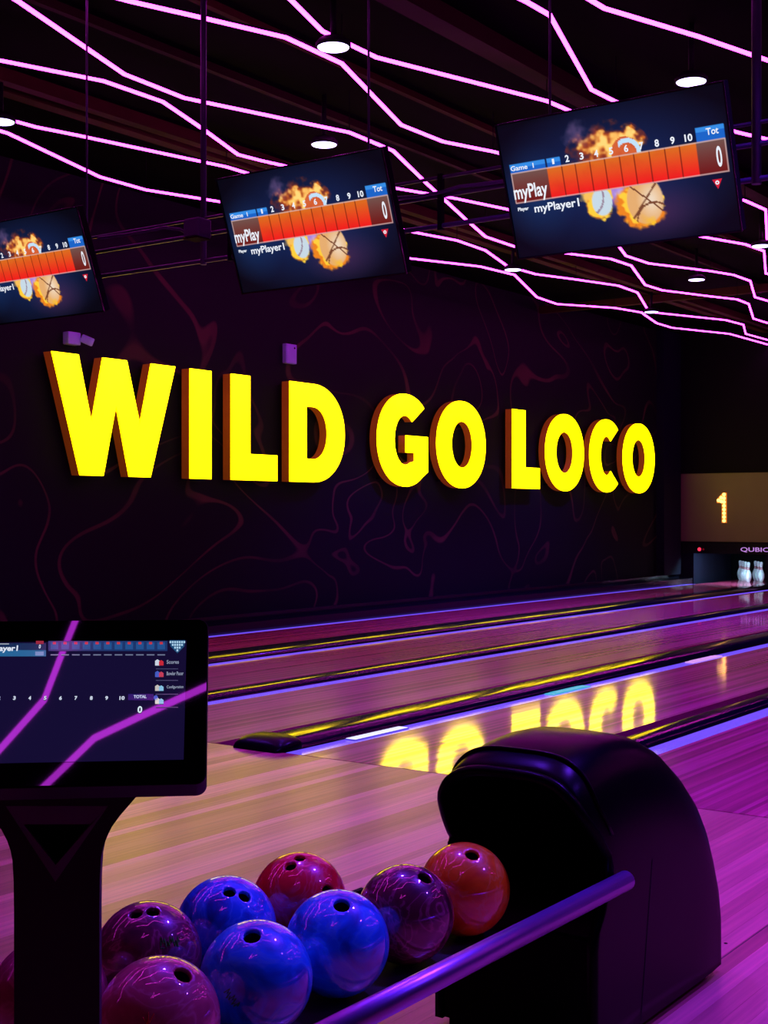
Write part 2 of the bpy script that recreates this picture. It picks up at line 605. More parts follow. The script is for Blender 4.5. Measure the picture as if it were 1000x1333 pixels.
reflection_bar((457, 963), (525, 947), M['white_reflection'], 'white segmented glowing bar standing in for a reflection in the violet gutter near the divider nose', 14)
reflection_bar((716, 904), (766, 893), M['cyan_reflection'], 'cyan glowing bar standing in for a reflection in the violet gutter above the mirrored letters')
reflection_bar((893, 862), (928, 853), M['lilac_reflection'], 'pale lilac glowing bar standing in for a reflection in the violet gutter near the right edge')

# wall-side ledge of the first lane
lg = MB().box((WALL_X, FOUL_Y, -0.16), (-(LEFT[0] + GW + 0.005), FAR_Y, 0.10)).box((WALL_X, FOUL_Y, 0.10), (WALL_X + 0.10, FAR_Y, 0.17)).build('trim_1', M['cap']); struct(lg)

# =================================================================== PIN END
mk = empty('masking_unit', (-2.6, FAR_Y, 0.0))
tag(mk, 'grey brown masking board above the pin opening, behind the glowing number', 'masking board')
pan = MB().box((WALL_X + 2.6 + 0.002, -0.02, 0.78), (7.5, 0.06, 2.03)).build('panel', M['mask'], mk)
MB().box((WALL_X + 2.6 + 0.002, -0.035, 2.03), (7.5, 0.06, 2.06)).build('top_trim', M['black'], mk)
MB().box((WALL_X + 2.6 + 0.002, 0.0, 0.56), (7.5, 0.06, 0.78)).build('lower_fascia', M['black_gloss'], mk)
MB().box((WALL_X + 2.6 + 0.002, -0.01, 0.765), (7.5, 0.06, 0.785)).build('lower_trim', M['black'], mk)
t = on_y(964, 719, FAR_Y - 0.02)
lg_ = obj('lettering', text_mesh('QUBICAAMF', 0.012), glow('logo_lilac', (0.55, 0.25, 0.75), 0.9), mk)
lg_.matrix_local = Matrix.Translation((t.x + 2.6, -0.012, t.z)) @ Matrix.Rotation(math.pi / 2, 4, 'X') @ Matrix.Diagonal((0.98, 0.092, 1, 1))
# kickback dividers between lanes
for i, L in enumerate(LEFT[:5]):
    pass
p = on_y(866, 700, FAR_Y)
kb = MB().box((WALL_X + 0.001, FAR_Y + 0.065, -0.16), (-(LEFT[0] + GW + 0.01), 25.5, 0.76)).build('pin_kickback', M['kick'])
tag(kb, 'navy side board closing the pin end against the lettered wall', 'side board')
kb2 = MB().box((-8.44, FAR_Y + 0.065, -0.16), (-(LEFT[1] + GW + 0.10), 25.5, 0.76)).build('pin_kickback', M['kick'])
tag(kb2, 'navy side board right of the white pins at the far end', 'side board')
pi_ = MB().box((WALL_X, 22.75, 0.17), (-10.0, FAR_Y - 0.04, CEIL)).build('trim_2', M['kick']); struct(pi_)
# red indicator
p = on_y(911, 715, FAR_Y - 0.02)
ri = empty('red_indicator', p); tag(ri, 'small red indicator lamp left of the white pins under the masking board', 'indicator lamp')
MB().lathe([(0.045, 0.0), (0.045, -0.012)], 16, axis='Y').build('housing', M['black'], ri)
MB().lathe([(0.034, -0.012), (0.030, -0.024), (0.012, -0.032)], 16, axis='Y').build('lens', M['redlamp'], ri)
MB().lathe([(0.018, -0.0), (0.016, -0.014), (0.008, -0.02)], 12, origin=(0.075, 0, 0), axis='Y').build('small_lens', M['pin_red'], ri)
# number 1 made of bulbs
p = on_y(942, 661, FAR_Y - 0.024)
nm = empty('lane_number', p); tag(nm, 'glowing lane number 1 made of warm bulbs on the masking board', 'number sign')
spots = [(0.02, 0.24 - 0.068 * k) for k in range(8)] + [(-0.035, 0.185), (-0.085, 0.135), (-0.03, 0.115)]
loop1 = [(0.065, 0.275), (0.065, -0.275), (-0.028, -0.275), (-0.028, 0.085), (-0.12, 0.085), (-0.12, 0.155), (-0.01, 0.275)]
bk = obj('back_plate', shape_mesh([loop1], 0.02, 'back_plate'), mat('number_orange', (0.5, 0.15, 0.02), 0.5, emit=(1, 0.30, 0.03), strength=0.55), nm)
bk.rotation_euler = (math.pi / 2, 0, 0); bk.location = (0, -0.01, 0)
bulb_me = MB().lathe([(0.032, -0.02), (0.030, -0.034), (0.020, -0.046), (0.006, -0.051)], 12, axis='Y').mesh('bulb')
bulb_me.materials.append(M['bulb'])
for (a, b_) in spots:
    obj('bulb', bulb_me, None, nm, (a, 0, b_))

# pins on the first lane
PINP = [(0.0254, 0), (0.0286, 0.004), (0.0358, 0.019), (0.0498, 0.057), (0.0578, 0.086), (0.0605, 0.114), (0.0578, 0.149), (0.0471, 0.184),
        (0.0313, 0.220), (0.0249, 0.239), (0.0228, 0.254), (0.0237, 0.276), (0.0262, 0.298), (0.0294, 0.324), (0.0312, 0.343), (0.0300, 0.360), (0.0235, 0.374), (0.012, 0.3805), (0.002, 0.381)]
pin_me = MB().lathe(PINP, 20).mesh('pin_body'); pin_me.materials.append(M['pin'])


def ring_me(za, zb):
    def rad(z):
        for (r0, z0), (r1, z1) in zip(PINP, PINP[1:]):
            if z0 <= z <= z1:
                return r0 + (r1 - r0) * (z - z0) / (z1 - z0)
    pr = [(rad(za) - 0.001, za)] + [(rad(za + (zb - za) * k / 4) + 0.0012, za + (zb - za) * k / 4) for k in range(5)] + [(rad(zb) - 0.001, zb)]
    me = MB().lathe(pr, 20).mesh('neck_band'); me.materials.append(M['pin_red']); return me


rA, rB = ring_me(0.232, 0.246), ring_me(0.258, 0.272)
HEAD = Vector((-9.10, 24.56, 0))
s = 0.3048
names = {1: 'white bowling pin with red neck bands, head pin nearest the camera',
         2: 'white bowling pin half hidden directly behind the head pin', 4: 'white bowling pin third back in the leftmost file',
         7: 'white bowling pin at the back corner of the leftmost file',
         3: 'white bowling pin at the front of the second file, right of the head pin',
         5: 'white bowling pin in the middle of the second file', 8: 'white bowling pin at the back of the second file',
         6: 'white bowling pin at the front of the third file, past the right edge', 9: 'white bowling pin at the back of the third file, past the right edge',
         10: 'white bowling pin alone at the right back corner, past the right edge'}
k = 1
for row in range(4):
    for j in range(row + 1):
        pos = HEAD + Vector(((j - row / 2) * s, row * s * 0.866, 0.0005))
        pn = empty('bowling_pin', pos); tag(pn, names[k], 'bowling pin', 'bowling pins at the end of the first lane')
        obj('pin_body', pin_me, None, pn); obj('neck_band', rA, None, pn); obj('neck_band', rB, None, pn)
        k += 1
pl = empty('pin_deck_light', (HEAD.x, FAR_Y + 0.13, 0.60)); tag(pl, 'hidden strip lamp behind the fascia lighting the white pins', 'lamp')
MB().box((-0.46, -0.07, 0.03), (0.46, 0.05, 0.06)).build('housing', M['black'], pl)
MB().box((-0.45, -0.03, 0.018), (0.45, 0.04, 0.03)).build('tube', glow('pin_light', (0.42, 0.78, 1.0), 170.0), pl)

# =================================================================== SIGN LETTERS
LX = -9.98


def Yof(px):
    return on_x(px, 600, LX).y


def Zof(px, py):
    return on_x(px, py, LX).z


ZB, ZT = Zof(250, 623), Zof(250, 480)


def sup(cx, cy, rx, ry, n=2.08, a0=0, a1=2 * math.pi, seg=56):
    pts = []
    for i in range(seg):
        a = a0 + (a1 - a0) * i / seg
        ca, sa = math.cos(a), math.sin(a)
        pts.append((cx + math.copysign(abs(ca) ** (2 / n), ca) * rx, cy + math.copysign(abs(sa) ** (2 / n), sa) * ry))
    return pts


def arc(cx, cy, rx, ry, a0, a1, seg=40, n=2.08):
    return sup(cx, cy, rx, ry, n, math.radians(a0), math.radians(a1), seg) + [sup(cx, cy, rx, ry, n, math.radians(a1), math.radians(a1) + 1, 2)[0]]


H = ZT - ZB


def let_W():
    x = lambda p: Yof(p)
    z = lambda px, py: Zof(px, py) - ZB
    return [[(x(67), H), (x(102), H), (x(119), z(119, 549)), (x(133.5), H), (x(165), H), (x(182), z(182, 552)), (x(196.5), H), (x(228), H),
             (x(195.7), 0), (x(168), 0), (x(151), z(151, 528)), (x(134.4), 0), (x(104), 0)]]


def let_box(a, b_):
    return [[(Yof(a), 0), (Yof(b_), 0), (Yof(b_), H), (Yof(a), H)]]


def let_L(a, b_, c_, py):
    zf = Zof((b_ + c_) / 2, py) - ZB
    return [[(Yof(a), 0), (Yof(c_), 0), (Yof(c_), zf), (Yof(b_), zf), (Yof(b_), H), (Yof(a), H)]]


def let_D(a, s_, c_, b_):
    a, s_, c_, b_ = Yof(a), Yof(s_), Yof(c_), Yof(b_)
    th = H * 0.235
    m = a + (b_ - a) * 0.42
    out = [(a, 0), (m, 0)] + arc(m, H / 2, b_ - m, H / 2, -90, 90, 30) + [(a, H)]
    inn = [(s_, th), (m, th)] + arc(m, H / 2, c_ - m, H / 2 - th, -90, 90, 30) + [(s_, H - th)]
    return [out, inn]


def let_O(a, b_, c0, c1):
    a, b_, c0, c1 = Yof(a), Yof(b_), Yof(c0), Yof(c1)
    ov = H * 0.018
    return [sup((a + b_) / 2, H / 2, (b_ - a) / 2, H / 2 + ov), sup((c0 + c1) / 2, H / 2, (c1 - c0) / 2, H / 2 - H * 0.225)]


def let_C(a, b_, c0):
    a, b_, c0 = Yof(a), Yof(b_), Yof(c0)
    ov = H * 0.018
    wd = (b_ - a)
    cx = a + wd * 0.56; rx = cx - a; ri = cx - c0; ry = H / 2 + ov; riy = H / 2 - H * 0.225
    out = arc(cx, H / 2, rx, ry, 48, 312, 50)
    inn = arc(cx, H / 2, ri, riy, 50, 310, 40)
    return [out + inn[::-1]]


def let_G(a, b_, c0):
    a, b_, c0 = Yof(a), Yof(b_), Yof(c0)
    ov = H * 0.018
    wd = b_ - a
    cx = a + wd * 0.54; rx = cx - a; ri = cx - c0; ry = H / 2 + ov; riy = H / 2 - H * 0.225
    out = arc(cx, H / 2, rx, ry, 46, 308, 50)
    inn = arc(cx, H / 2, ri, riy, 50, 296, 40)
    # right-hand jaw: lower terminal rises as a block with the bar
    zbar1, zbar0 = H * 0.555, H * 0.365
    xin = cx + wd * 0.185
    q = inn[-1]
    tail = [(b_, H * 0.155), (b_, zbar1), (cx + wd * 0.01, zbar1), (cx + wd * 0.01, zbar0), (xin, zbar0), (xin, max(q[1], H * 0.27))]
    return [out + tail + inn[::-1]]


letters = [
    ('W', let_W(), 'glowing yellow letter W, first of the sign'),
    ('I', let_box(247, 275), 'glowing yellow letter I, second of the sign'),
    ('L', let_L(300.7, 325.5, 360.7, 592), 'glowing yellow letter L of WILD'),
    ('D', let_D(377, 399, 426, 448.5), 'glowing yellow letter D ending the word WILD'),
    ('G', let_G(491, 557, 513.5), 'glowing yellow letter G'),
    ('O', let_O(568.4, 632, 588, 615), 'glowing yellow letter O ending the word GO'),
    ('L', let_L(667, 684, 702.6, 609), 'glowing yellow letter L starting the word LOCO'),
    ('O', let_O(710, 760, 724, 746), 'glowing yellow letter O between the L and C of LOCO'),
    ('C', let_C(767.6, 806.6, 782), 'glowing yellow letter C'),
    ('O', let_O(811, 852, 823, 840), 'glowing yellow letter O at the very end of the sign'),
]
ROT_WALL = Matrix(((0, 0, 1, 0), (1, 0, 0, 0), (0, 1, 0, 0), (0, 0, 0, 1)))   # local x->Y, y->Z, z->X
for ch, loops, lab in letters:
    ys = [q[0] for lp in loops for q in lp]
    yc = (min(ys) + max(ys)) / 2
    loops = [[(a - yc, b_) for a, b_ in lp] for lp in loops]
    e = empty('sign_letter', (LX, yc, ZB))
    tag(e, lab + ' on the dark wall', 'sign letter', 'letters of the wall sign')
    side = obj('return_body', shape_mesh(loops, 0.11, 'return_body'), M['letter_side'], e)
    side.matrix_local = Matrix.Translation((-0.0625, 0, 0)) @ ROT_WALL
    fc = obj('face', shape_mesh(loops, 0.012, 'face'), M['letter_face'], e)
    fc.matrix_local = Matrix.Translation((-0.001, 0, 0)) @ ROT_WALL
    # stand-offs to the wall
    for sgn in (-1, 1):
        yy = sgn * (max(ys) - min(ys)) * 0.30 if ch != 'I' else 0.0
        for zz in ((0.08,) if ch not in 'W' else (0.85 * H,)):
            MB().tube([(-0.11, yy if ch not in 'L' else -(max(ys) - min(ys)) * 0.3, zz), (WALL_X - LX + 0.001, yy if ch not in 'L' else -(max(ys) - min(ys)) * 0.3, zz)], 0.015, 8).build('standoff', M['black'], e)
        if ch in 'IL':
            break

# wall devices
p = on_x(90, 441, WALL_X)
wc = empty('security_camera', p); tag(wc, 'small pale wall camera above the letter W', 'camera')
a = MB().box((0.0, -0.085, -0.065), (0.09, 0.075, 0.06)).build('mount_box', M['wallbox'], wc); bevel(a, 0.012)
a = MB().box((-0.05, -0.045, -0.04), (0.06, 0.045, 0.04)).build('camera_head', M['wallbox'], wc)
a.location = (0.12, 0.12, -0.01); a.rotation_euler = (0, 0.4, 0.5); bevel(a, 0.012)
MB().tube([(0.06, 0.05, 0), (0.12, 0.12, -0.01)], 0.014, 8).build('arm', M['wallbox'], wc)
p = on_x(374.5, 461, WALL_X)
wx = empty('wall_box', p); tag(wx, 'small upright pale junction box on the wall above the letter D', 'junction box')
a = MB().box((0, -0.10, -0.115), (0.06, 0.10, 0.115)).build('box_body', M['wallbox'], wx); bevel(a, 0.008)
a = MB().box((0.06, -0.085, -0.10), (0.066, 0.085, 0.10)).build('cover', M['wallbox'], wx)
MB().lathe([(0.012, 0.066), (0.010, 0.072)], 10).build('screw', M['black'], wx).matrix_local = Matrix.Translation((0, 0.05, 0.07)) @ Matrix.Rotation(math.pi / 2, 4, 'Y')

# =================================================================== CEILING LIGHTS
POLY = [
    ([(-60, -52), (24, 0), (162, 95), (240, 126), (455, 171), (512, 195), (555, 237), (607, 285), (632, 307), (670, 320), (722, 327), (795, 336), (822, 345), (840, 370), (862, 377), (925, 385), (960, 389), (975, 395), (981, 414), (1000, 420), (1100, 440)],
     'pink ceiling light strip starting at the top left corner and running behind the right screen'),
    ([(-110, 62), (0, 77), (135, 104), (212, 131), (262, 165), (310, 200), (341, 208), (430, 228), (510, 243), (592, 257), (659, 271), (740, 288), (790, 302), (803, 316), (815, 332), (845, 342), (925, 352), (955, 357), (977, 365), (983, 386), (1000, 391), (1090, 412)],
     'pink ceiling light strip passing behind the middle screen from the left edge'),
    ([(60, -30), (170, 0), (262, 21), (372, 47), (445, 81), (500, 138), (522, 161), (577, 183), (642, 196), (760, 225), (896, 304), (970, 317), (995, 326), (997, 355), (1060, 372)],
     'pink ceiling light strip crossing beside the upper round downlight near the top centre'),
    ([(340, -38), (381, 0), (420, 39), (490, 73), (712, 130), (740, 142), (850, 190), (950, 256), (970, 260), (997, 272), (999, 318), (1080, 345)],
     'pink ceiling light strip starting above the round downlight at top centre'),
    ([(610, -36), (685, 0), (716, 18), (770, 115), (802, 131), (870, 146), (935, 164), (965, 172), (1000, 180), (1100, 205)],
     'pink ceiling light strip dropping steeply behind the top edge of the right screen'),
    ([(740, -20), (772, 0), (787, 9), (910, 46), (1000, 77), (1120, 112)],
     'pink ceiling light strip in the top right corner'),
    ([(-90, 138), (0, 151), (47, 164), (102, 175), (295, 216), (400, 248), (480, 285), (537, 301), (595, 312), (632, 325), (660, 345), (697, 356), (750, 363), (805, 371), (830, 380), (845, 405), (860, 407), (945, 416), (968, 422), (971, 434), (1000, 442), (1080, 455)],
     'pink ceiling light strip just above the left screen, running on past the small far downlight'),
    ([(-90, 150), (0, 169), (10, 172), (130, 229), (190, 246), (290, 262), (400, 305), (521, 334), (625, 346), (670, 357), (699, 386), (725, 395), (800, 400), (835, 406), (855, 420), (875, 426), (950, 434), (1000, 448), (1080, 462)],
     'pink ceiling light strip nearest the lettered wall'),
]


def led(points, label, every=4):
    pts = [Vector(q) for q in points]
    base = pts[len(pts) // 2]
    loc = [q - base for q in pts]
    e = empty('led_strip_light', base); tag(e, label, 'light strip', 'pink ceiling light strips')
    MB().strip(loc, 0.0112, -0.017, 0.0).build('light_tube', M['led'], e)
    MB().strip(loc, 0.0150, 0.0, 0.014).build('channel', M['black'], e)
    for i in range(0, len(loc), every):
        q = loc[i]
        MB().tube([q + Vector((0, 0, 0.014)), Vector((q.x, q.y, CEIL - base.z))], 0.004, 6).build('hanger', M['black'], e)
    return e


for i, (px, lab) in enumerate(POLY):
    zz = LEDZ + (0.05 if i in (1, 3, 6) else 0.0)
    led([on_z(x, y, zz) for x, y in px if on_z(x, y, zz).x < 4.8], lab)

DOWN = [((434, 61), 'round violet white downlight at top centre beside a pink strip'),
        ((422, 188), 'round violet white downlight just above the middle screen'),
        ((900, 106), 'round violet white downlight at the top right corner of the right screen'),
        ((668, 351), 'small far round downlight left of and below the right screen'),
        ((907, 364), 'small far round downlight on its own between strips below the right screen'),
        ((848, 406), 'smallest and farthest round downlight, touching a pink strip'),
        ((1, 158), 'round violet white downlight cut by the left edge of the photo'),
        ((991, 320), 'round downlight beside an upright strip at the right edge')]


DNZ = LEDZ - 0.07
lens_me = MB().lathe([(0.100, 0.0), (0.098, -0.006), (0.06, -0.012), (0.01, -0.014)], 24).mesh('lens'); lens_me.materials.append(M['lens'])
rim_me = MB().lathe([(0.085, 0.05), (0.112, 0.02), (0.112, -0.004), (0.101, -0.004), (0.099, 0.004)], 24).mesh('rim'); rim_me.materials.append(M['black'])
dstem_me = MB().tube([(0, 0, 0.045), (0, 0, CEIL - DNZ)], 0.02, 8).mesh('stem'); dstem_me.materials.append(M['black'])


def downlight(p, label, level=1.0):
    e = empty('downlight', p); tag(e, label, 'downlight', 'ceiling downlights')
    obj('lens', lens_me, None, e); obj('rim', rim_me, None, e); obj('stem', dstem_me, None, e)
    ld = bpy.data.lights.new('beam', 'SPOT'); ld.color = DOWN_BEAM[0]; ld.energy = DOWN_BEAM[1] * level
    ld.spot_size = math.radians(105); ld.spot_blend = 0.7; ld.shadow_soft_size = 0.09
    lo_ = bpy.data.objects.new('beam', ld); COL.objects.link(lo_); lo_.parent = e; lo_.location = (0, 0, -0.03)
    return e


for (px, lab) in DOWN:
    downlight(on_z(*px, DNZ), lab, 0.3 if px[0] < 440 else 1.0)
# downlights carried on out of view; overhead ones added to light balls and floor
for (X, Y, lab) in [(-0.9, 4.3, 'added overhead as fill, past the top edge above the ball return hood'), (-2.9, 3.6, 'added overhead as fill, past the top edge left of the ball rack'),
                    (1.6, 4.2, 'added overhead as fill to the right of the ball return'), (3.2, 7.5, 'over the far right lanes, past the right edge'), (0.4, 8.6, 'over the lanes right of the right screen, past the right edge')]:
    downlight((X, Y, DNZ), 'round violet white downlight ' + lab, {-2.9: 0.45, 1.6: 0.75}.get(X, 1.0))

# beams and ducts under the ceiling
for (px, wd, hg, m_, lab) in [
        ((420, 150), 0.05, 0.06, 'duct', 'thin brown conduit along the ceiling above the middle screen'),
        ((260, 190), 0.10, 0.10, 'beam', 'olive ceiling beam running behind the left pole'),
        ((620, 60), 0.16, 0.12, 'duct', 'dark brown duct on the ceiling left of the right screen'),
        ((620, 165), 0.05, 0.05, 'beam', 'thin olive conduit on the ceiling between the two larger screens'),
        ((560, 285), 0.09, 0.09, 'beam', 'olive ceiling beam in the gap between the middle and right screens'),
        ((780, 365), 0.12, 0.10, 'beam', 'olive ceiling beam under the right screen')]:
    p = on_z(*px, CEIL - hg)
    o = MB().box((-wd / 2, -5.9 - p.y, 0), (wd / 2, FAR_Y - 0.05 - p.y, hg)).build('ceiling_beam', M[m_], None, (p.x, p.y, CEIL - hg))
    tag(o, lab, 'ceiling beam')
p = on_z(740, 405, CEIL - 0.22)
o = MB().box((WALL_X, -0.05, 0), (5.0, 0.05, 0.11)).build('cross_beam', M['beam'], None, (0, p.y, CEIL - 0.22)); tag(o, 'olive cross beam under the far end of the ceiling', 'ceiling beam')

# =================================================================== HANGING SCREENS
TVY, TVW, TVH, TILT = 5.0, 1.01, 0.575, math.radians(20)


def paint_screen(nx=224, ny=126):
    rng = np.random.default_rng(3)
    u = np.linspace(0, 1, nx + 1); v = np.linspace(0, 1, ny + 1)
    U, V = np.meshgrid(u, v)
    A = U * 16 / 9
    img = np.zeros((ny + 1, nx + 1, 3))

    def noise(fx, fy, sd):
        r = np.random.default_rng(sd); gx, gy = int(fx) + 2, int(fy) + 2
        gdd = r.random((gy, gx))
        X = U * fx; Y_ = V * fy
        xi = np.clip(X.astype(int), 0, gx - 2); yi = np.clip(Y_.astype(int), 0, gy - 2)
        a = X - xi; b2 = Y_ - yi; a = a * a * (3 - 2 * a); b2 = b2 * b2 * (3 - 2 * b2)
        return (gdd[yi, xi] * (1 - a) + gdd[yi, xi + 1] * a) * (1 - b2) + (gdd[yi + 1, xi] * (1 - a) + gdd[yi + 1, xi + 1] * a) * b2

    def mixin(mask, col):
        m3 = np.clip(mask, 0, 1)[..., None]
        img[:] = img * (1 - m3) + np.array(col)[None, None] / 255 * m3

    rr = np.sqrt(((U - 0.5) / 0.53) ** 2 + ((V - 0.5) / 0.53) ** 2)
    img[:] = np.array([5, 7, 18]) / 255
    mixin(np.clip(1.15 - rr, 0, 1) ** 0.8 * 0.95, (20, 42, 96))
    mixin(np.clip(1 - np.sqrt(((U - 0.66) / 0.26) ** 2 + ((V - 0.8) / 0.24) ** 2), 0, 1) * 0.7, (84, 44, 84))
    mixin(np.clip(1 - np.sqrt(((U - 0.13) / 0.2) ** 2 + ((V - 0.55) / 0.4) ** 2), 0, 1) * 0.6, (22, 62, 120))
    n1 = 0.55 * noise(20, 12, 1) + 0.3 * noise(46, 30, 2) + 0.15 * noise(90, 60, 5)
    n2 = 0.6 * noise(30, 20, 8) + 0.4 * noise(70, 46, 9)
    # flames rising behind the bar
    fl = np.clip(1 - np.sqrt(((A - 0.86) / 0.34) ** 2 + ((V - 0.33) / 0.235) ** 2), 0, 1)
    f = np.clip(fl * 2.6 + (n1 - 0.55) * 2.2, 0, 1) * (fl > 0)
    mixin(f * 0.9, (150, 52, 30))
    mixin(np.clip(f * 1.5 - 0.75 + (n2 - 0.5) * 2.2, 0, 1) * (fl > 0.05), (240, 132, 40))
    mixin(np.clip(f * 1.5 - 1.05 + (n2 - 0.5) * 2.6, 0, 1) * (fl > 0.12), (255, 214, 120))
    sm = np.clip(1 - np.sqrt(((A - 0.66) / 0.16) ** 2 + ((V - 0.16) / 0.11) ** 2), 0, 1)
    mixin(np.clip(sm * 1.3 + (n1 - 0.62) * 2, 0, 1) * (sm > 0) * 0.55, (120, 90, 140))
    # upper ball with a pale crescent
    d = np.sqrt((A - 1.0) ** 2 + (V - 0.34) ** 2)
    mixin((d < 0.105) * 0.9, (205, 84, 44))
    d2 = np.sqrt((A - 1.015) ** 2 + (V - 0.36) ** 2)
    mixin((np.abs(d2 - 0.095) < 0.016) & (A > 0.96), (190, 222, 245))
    # purple splash between the lower balls
    sp_ = np.clip(1 - np.sqrt(((A - 0.93) / 0.17) ** 2 + ((V - 0.62) / 0.13) ** 2), 0, 1)
    mixin(np.clip(sp_ * 2.2, 0, 1), (150, 110, 205)); mixin(np.clip(sp_ * 2 - 0.9 + (n2 - 0.5), 0, 1), (205, 180, 235))
    # flame rims of lower balls
    for (cx, cy, rx, ry, sd) in [(0.755, 0.675, 0.125, 0.14, 1), (1.06, 0.72, 0.20, 0.215, 2)]:
        q = np.sqrt(((A - cx) / rx) ** 2 + ((V - cy) / ry) ** 2)
        mixin(np.clip((0.92 - q) * 7 + (n1 - 0.5) * 4, 0, 1) * (q < 1.15) * ((A < cx + 0.03) | (V > cy + 0.08)), (235, 130, 30))
        mixin(np.clip((0.84 - q) * 8 + (n2 - 0.5) * 6, 0, 1) * (q < 1.0), (255, 205, 60))
    # tail of fire at left under the bar
    q = np.clip(1 - np.sqrt(((A - 0.66) / 0.1) ** 2 + ((V - 0.6) / 0.06) ** 2), 0, 1)
    mixin(np.clip(q * 2 + (n2 - 0.6) * 2, 0, 1) * (q > 0), (245, 190, 90))
    # small pale ball
    d = np.sqrt(((A - 0.765) / 0.085) ** 2 + ((V - 0.67) / 0.105) ** 2)
    mixin(np.clip((1 - d) * 12, 0, 1), (196, 214, 226)); mixin((np.abs(np.sqrt(((A - 0.68) / 0.1) ** 2 + ((V - 0.62) / 0.13) ** 2) - 1) < 0.07) & (d < 1), (150, 130, 150))
    # big ribbed ball
    cx, cy = 1.10, 0.705
    d = np.sqrt(((A - cx) / 0.145) ** 2 + ((V - cy) / 0.175) ** 2)
    mk_ = d < 1
    mixin(np.clip((1 - d) * 14, 0, 1), (226, 170, 110))
    mixin(np.clip(1 - np.sqrt(((A - cx - 0.05) / 0.12) ** 2 + ((V - cy) / 0.16) ** 2), 0, 1) * mk_ * 1.1, (236, 214, 190))
    ln1 = np.abs((A - cx) * 0.75 + (V - cy) * 0.66) < 0.007
    ln2 = np.abs((A - cx) * 0.66 - (V - cy) * 0.75 - 0.02) < 0.006
    ln3 = np.abs(np.sqrt((A - cx - 0.06) ** 2 + (V - cy - 0.16) ** 2) - 0.14) < 0.007
    mixin((ln1 | ln2 | ln3) & mk_, (120, 70, 44))
    mixin(np.clip((V - 0.80) * 9 + (n2 - 0.5) * 1.5, 0, 1) * (d < 1.05) * (A < cx + 0.06), (250, 190, 40))
    # score bar
    bar = (V > 0.362) & (V < 0.592) & (U > 0.030) & (U < 0.985)
    cells = bar & (U > 0.205) & (U < 0.862)
    tt = np.clip((V - 0.362) / 0.23, 0, 1)
    grad = np.stack([np.interp(tt, [0, 1], [214, 240]), np.interp(tt, [0, 0.5, 1], [112, 70, 24]), np.interp(tt, [0, 1], [30, 26])], -1) / 255
    blot = np.clip((n1 - 0.5) * 2, 0, 1)[..., None] * 0.25
    img[cells] = (grad * (1 - blot) + np.array([200, 30, 20]) / 255 * blot)[cells]
    brown = np.stack([np.interp(tt, [0, 1], [112, 110]), np.interp(tt, [0, 1], [82, 22]), np.interp(tt, [0, 1], [76, 18])], -1) / 255
    ends = bar & ~cells
    img[ends] = brown[ends]
    for kk in range(1, 10):
        uu = 0.205 + 0.0657 * kk
        mixin((np.abs(U - np.round(uu * nx) / nx) < 0.0021) & bar, (110, 26, 14))
    edge = (np.abs(V - 0.364) < 0.005) & (U > 0.03) & (U < 0.985) | (np.abs(V - 0.590) < 0.005) & (U > 0.03) & (U < 0.985) | (np.abs(U - 0.032) < 0.002) & bar | (np.abs(U - 0.983) < 0.003) & bar
    mixin(edge * 0.8, (214, 186, 186))
    # blue tabs
    for (ua, ub, va) in [(0.030, 0.200, 0.300), (0.206, 0.272, 0.300), (0.868, 0.983, 0.268)]:
        tb = (U > ua) & (U < ub) & (V > va) & (V < 0.360)
        mixin(tb, (24, 98, 196)); mixin(tb & (V < va + 0.03), (52, 138, 226))
    img = np.clip(img, 0, 1)
    li = np.where(img <= 0.04045, img / 12.92, ((img + 0.055) / 1.055) ** 2.4)
    verts = [((uu - 0.5) * TVW * 0.985, 0.0, (0.5 - vv) * TVH * 0.975) for vv in v for uu in u]
    faces = []
    for j in range(ny):
        for i in range(nx):
            a = j * (nx + 1) + i
            faces.append((a, a + nx + 1, a + nx + 2, a + 1))
    me = bpy.data.meshes.new('screen'); me.from_pydata(verts, [], faces); me.update()
    at = me.color_attributes.new('Col', 'FLOAT_COLOR', 'POINT')
    buf = np.ones((len(verts), 4), dtype=np.float32); buf[:, :3] = li.reshape(-1, 3)
    at.data.foreach_set('color', buf.ravel())
    return me


m, nt, b = new_mat('screen_picture')
an = nt.nodes.new('ShaderNodeVertexColor'); an.layer_name = 'Col'
nt.links.new(an.outputs['Color'], b.inputs['Emission Color'])
b.inputs['Emission Strength'].default_value = 1.05
b.inputs['Base Color'].default_value = (0.004, 0.004, 0.006, 1); b.inputs['Roughness'].default_value = 0.35
M['screen_picture'] = m


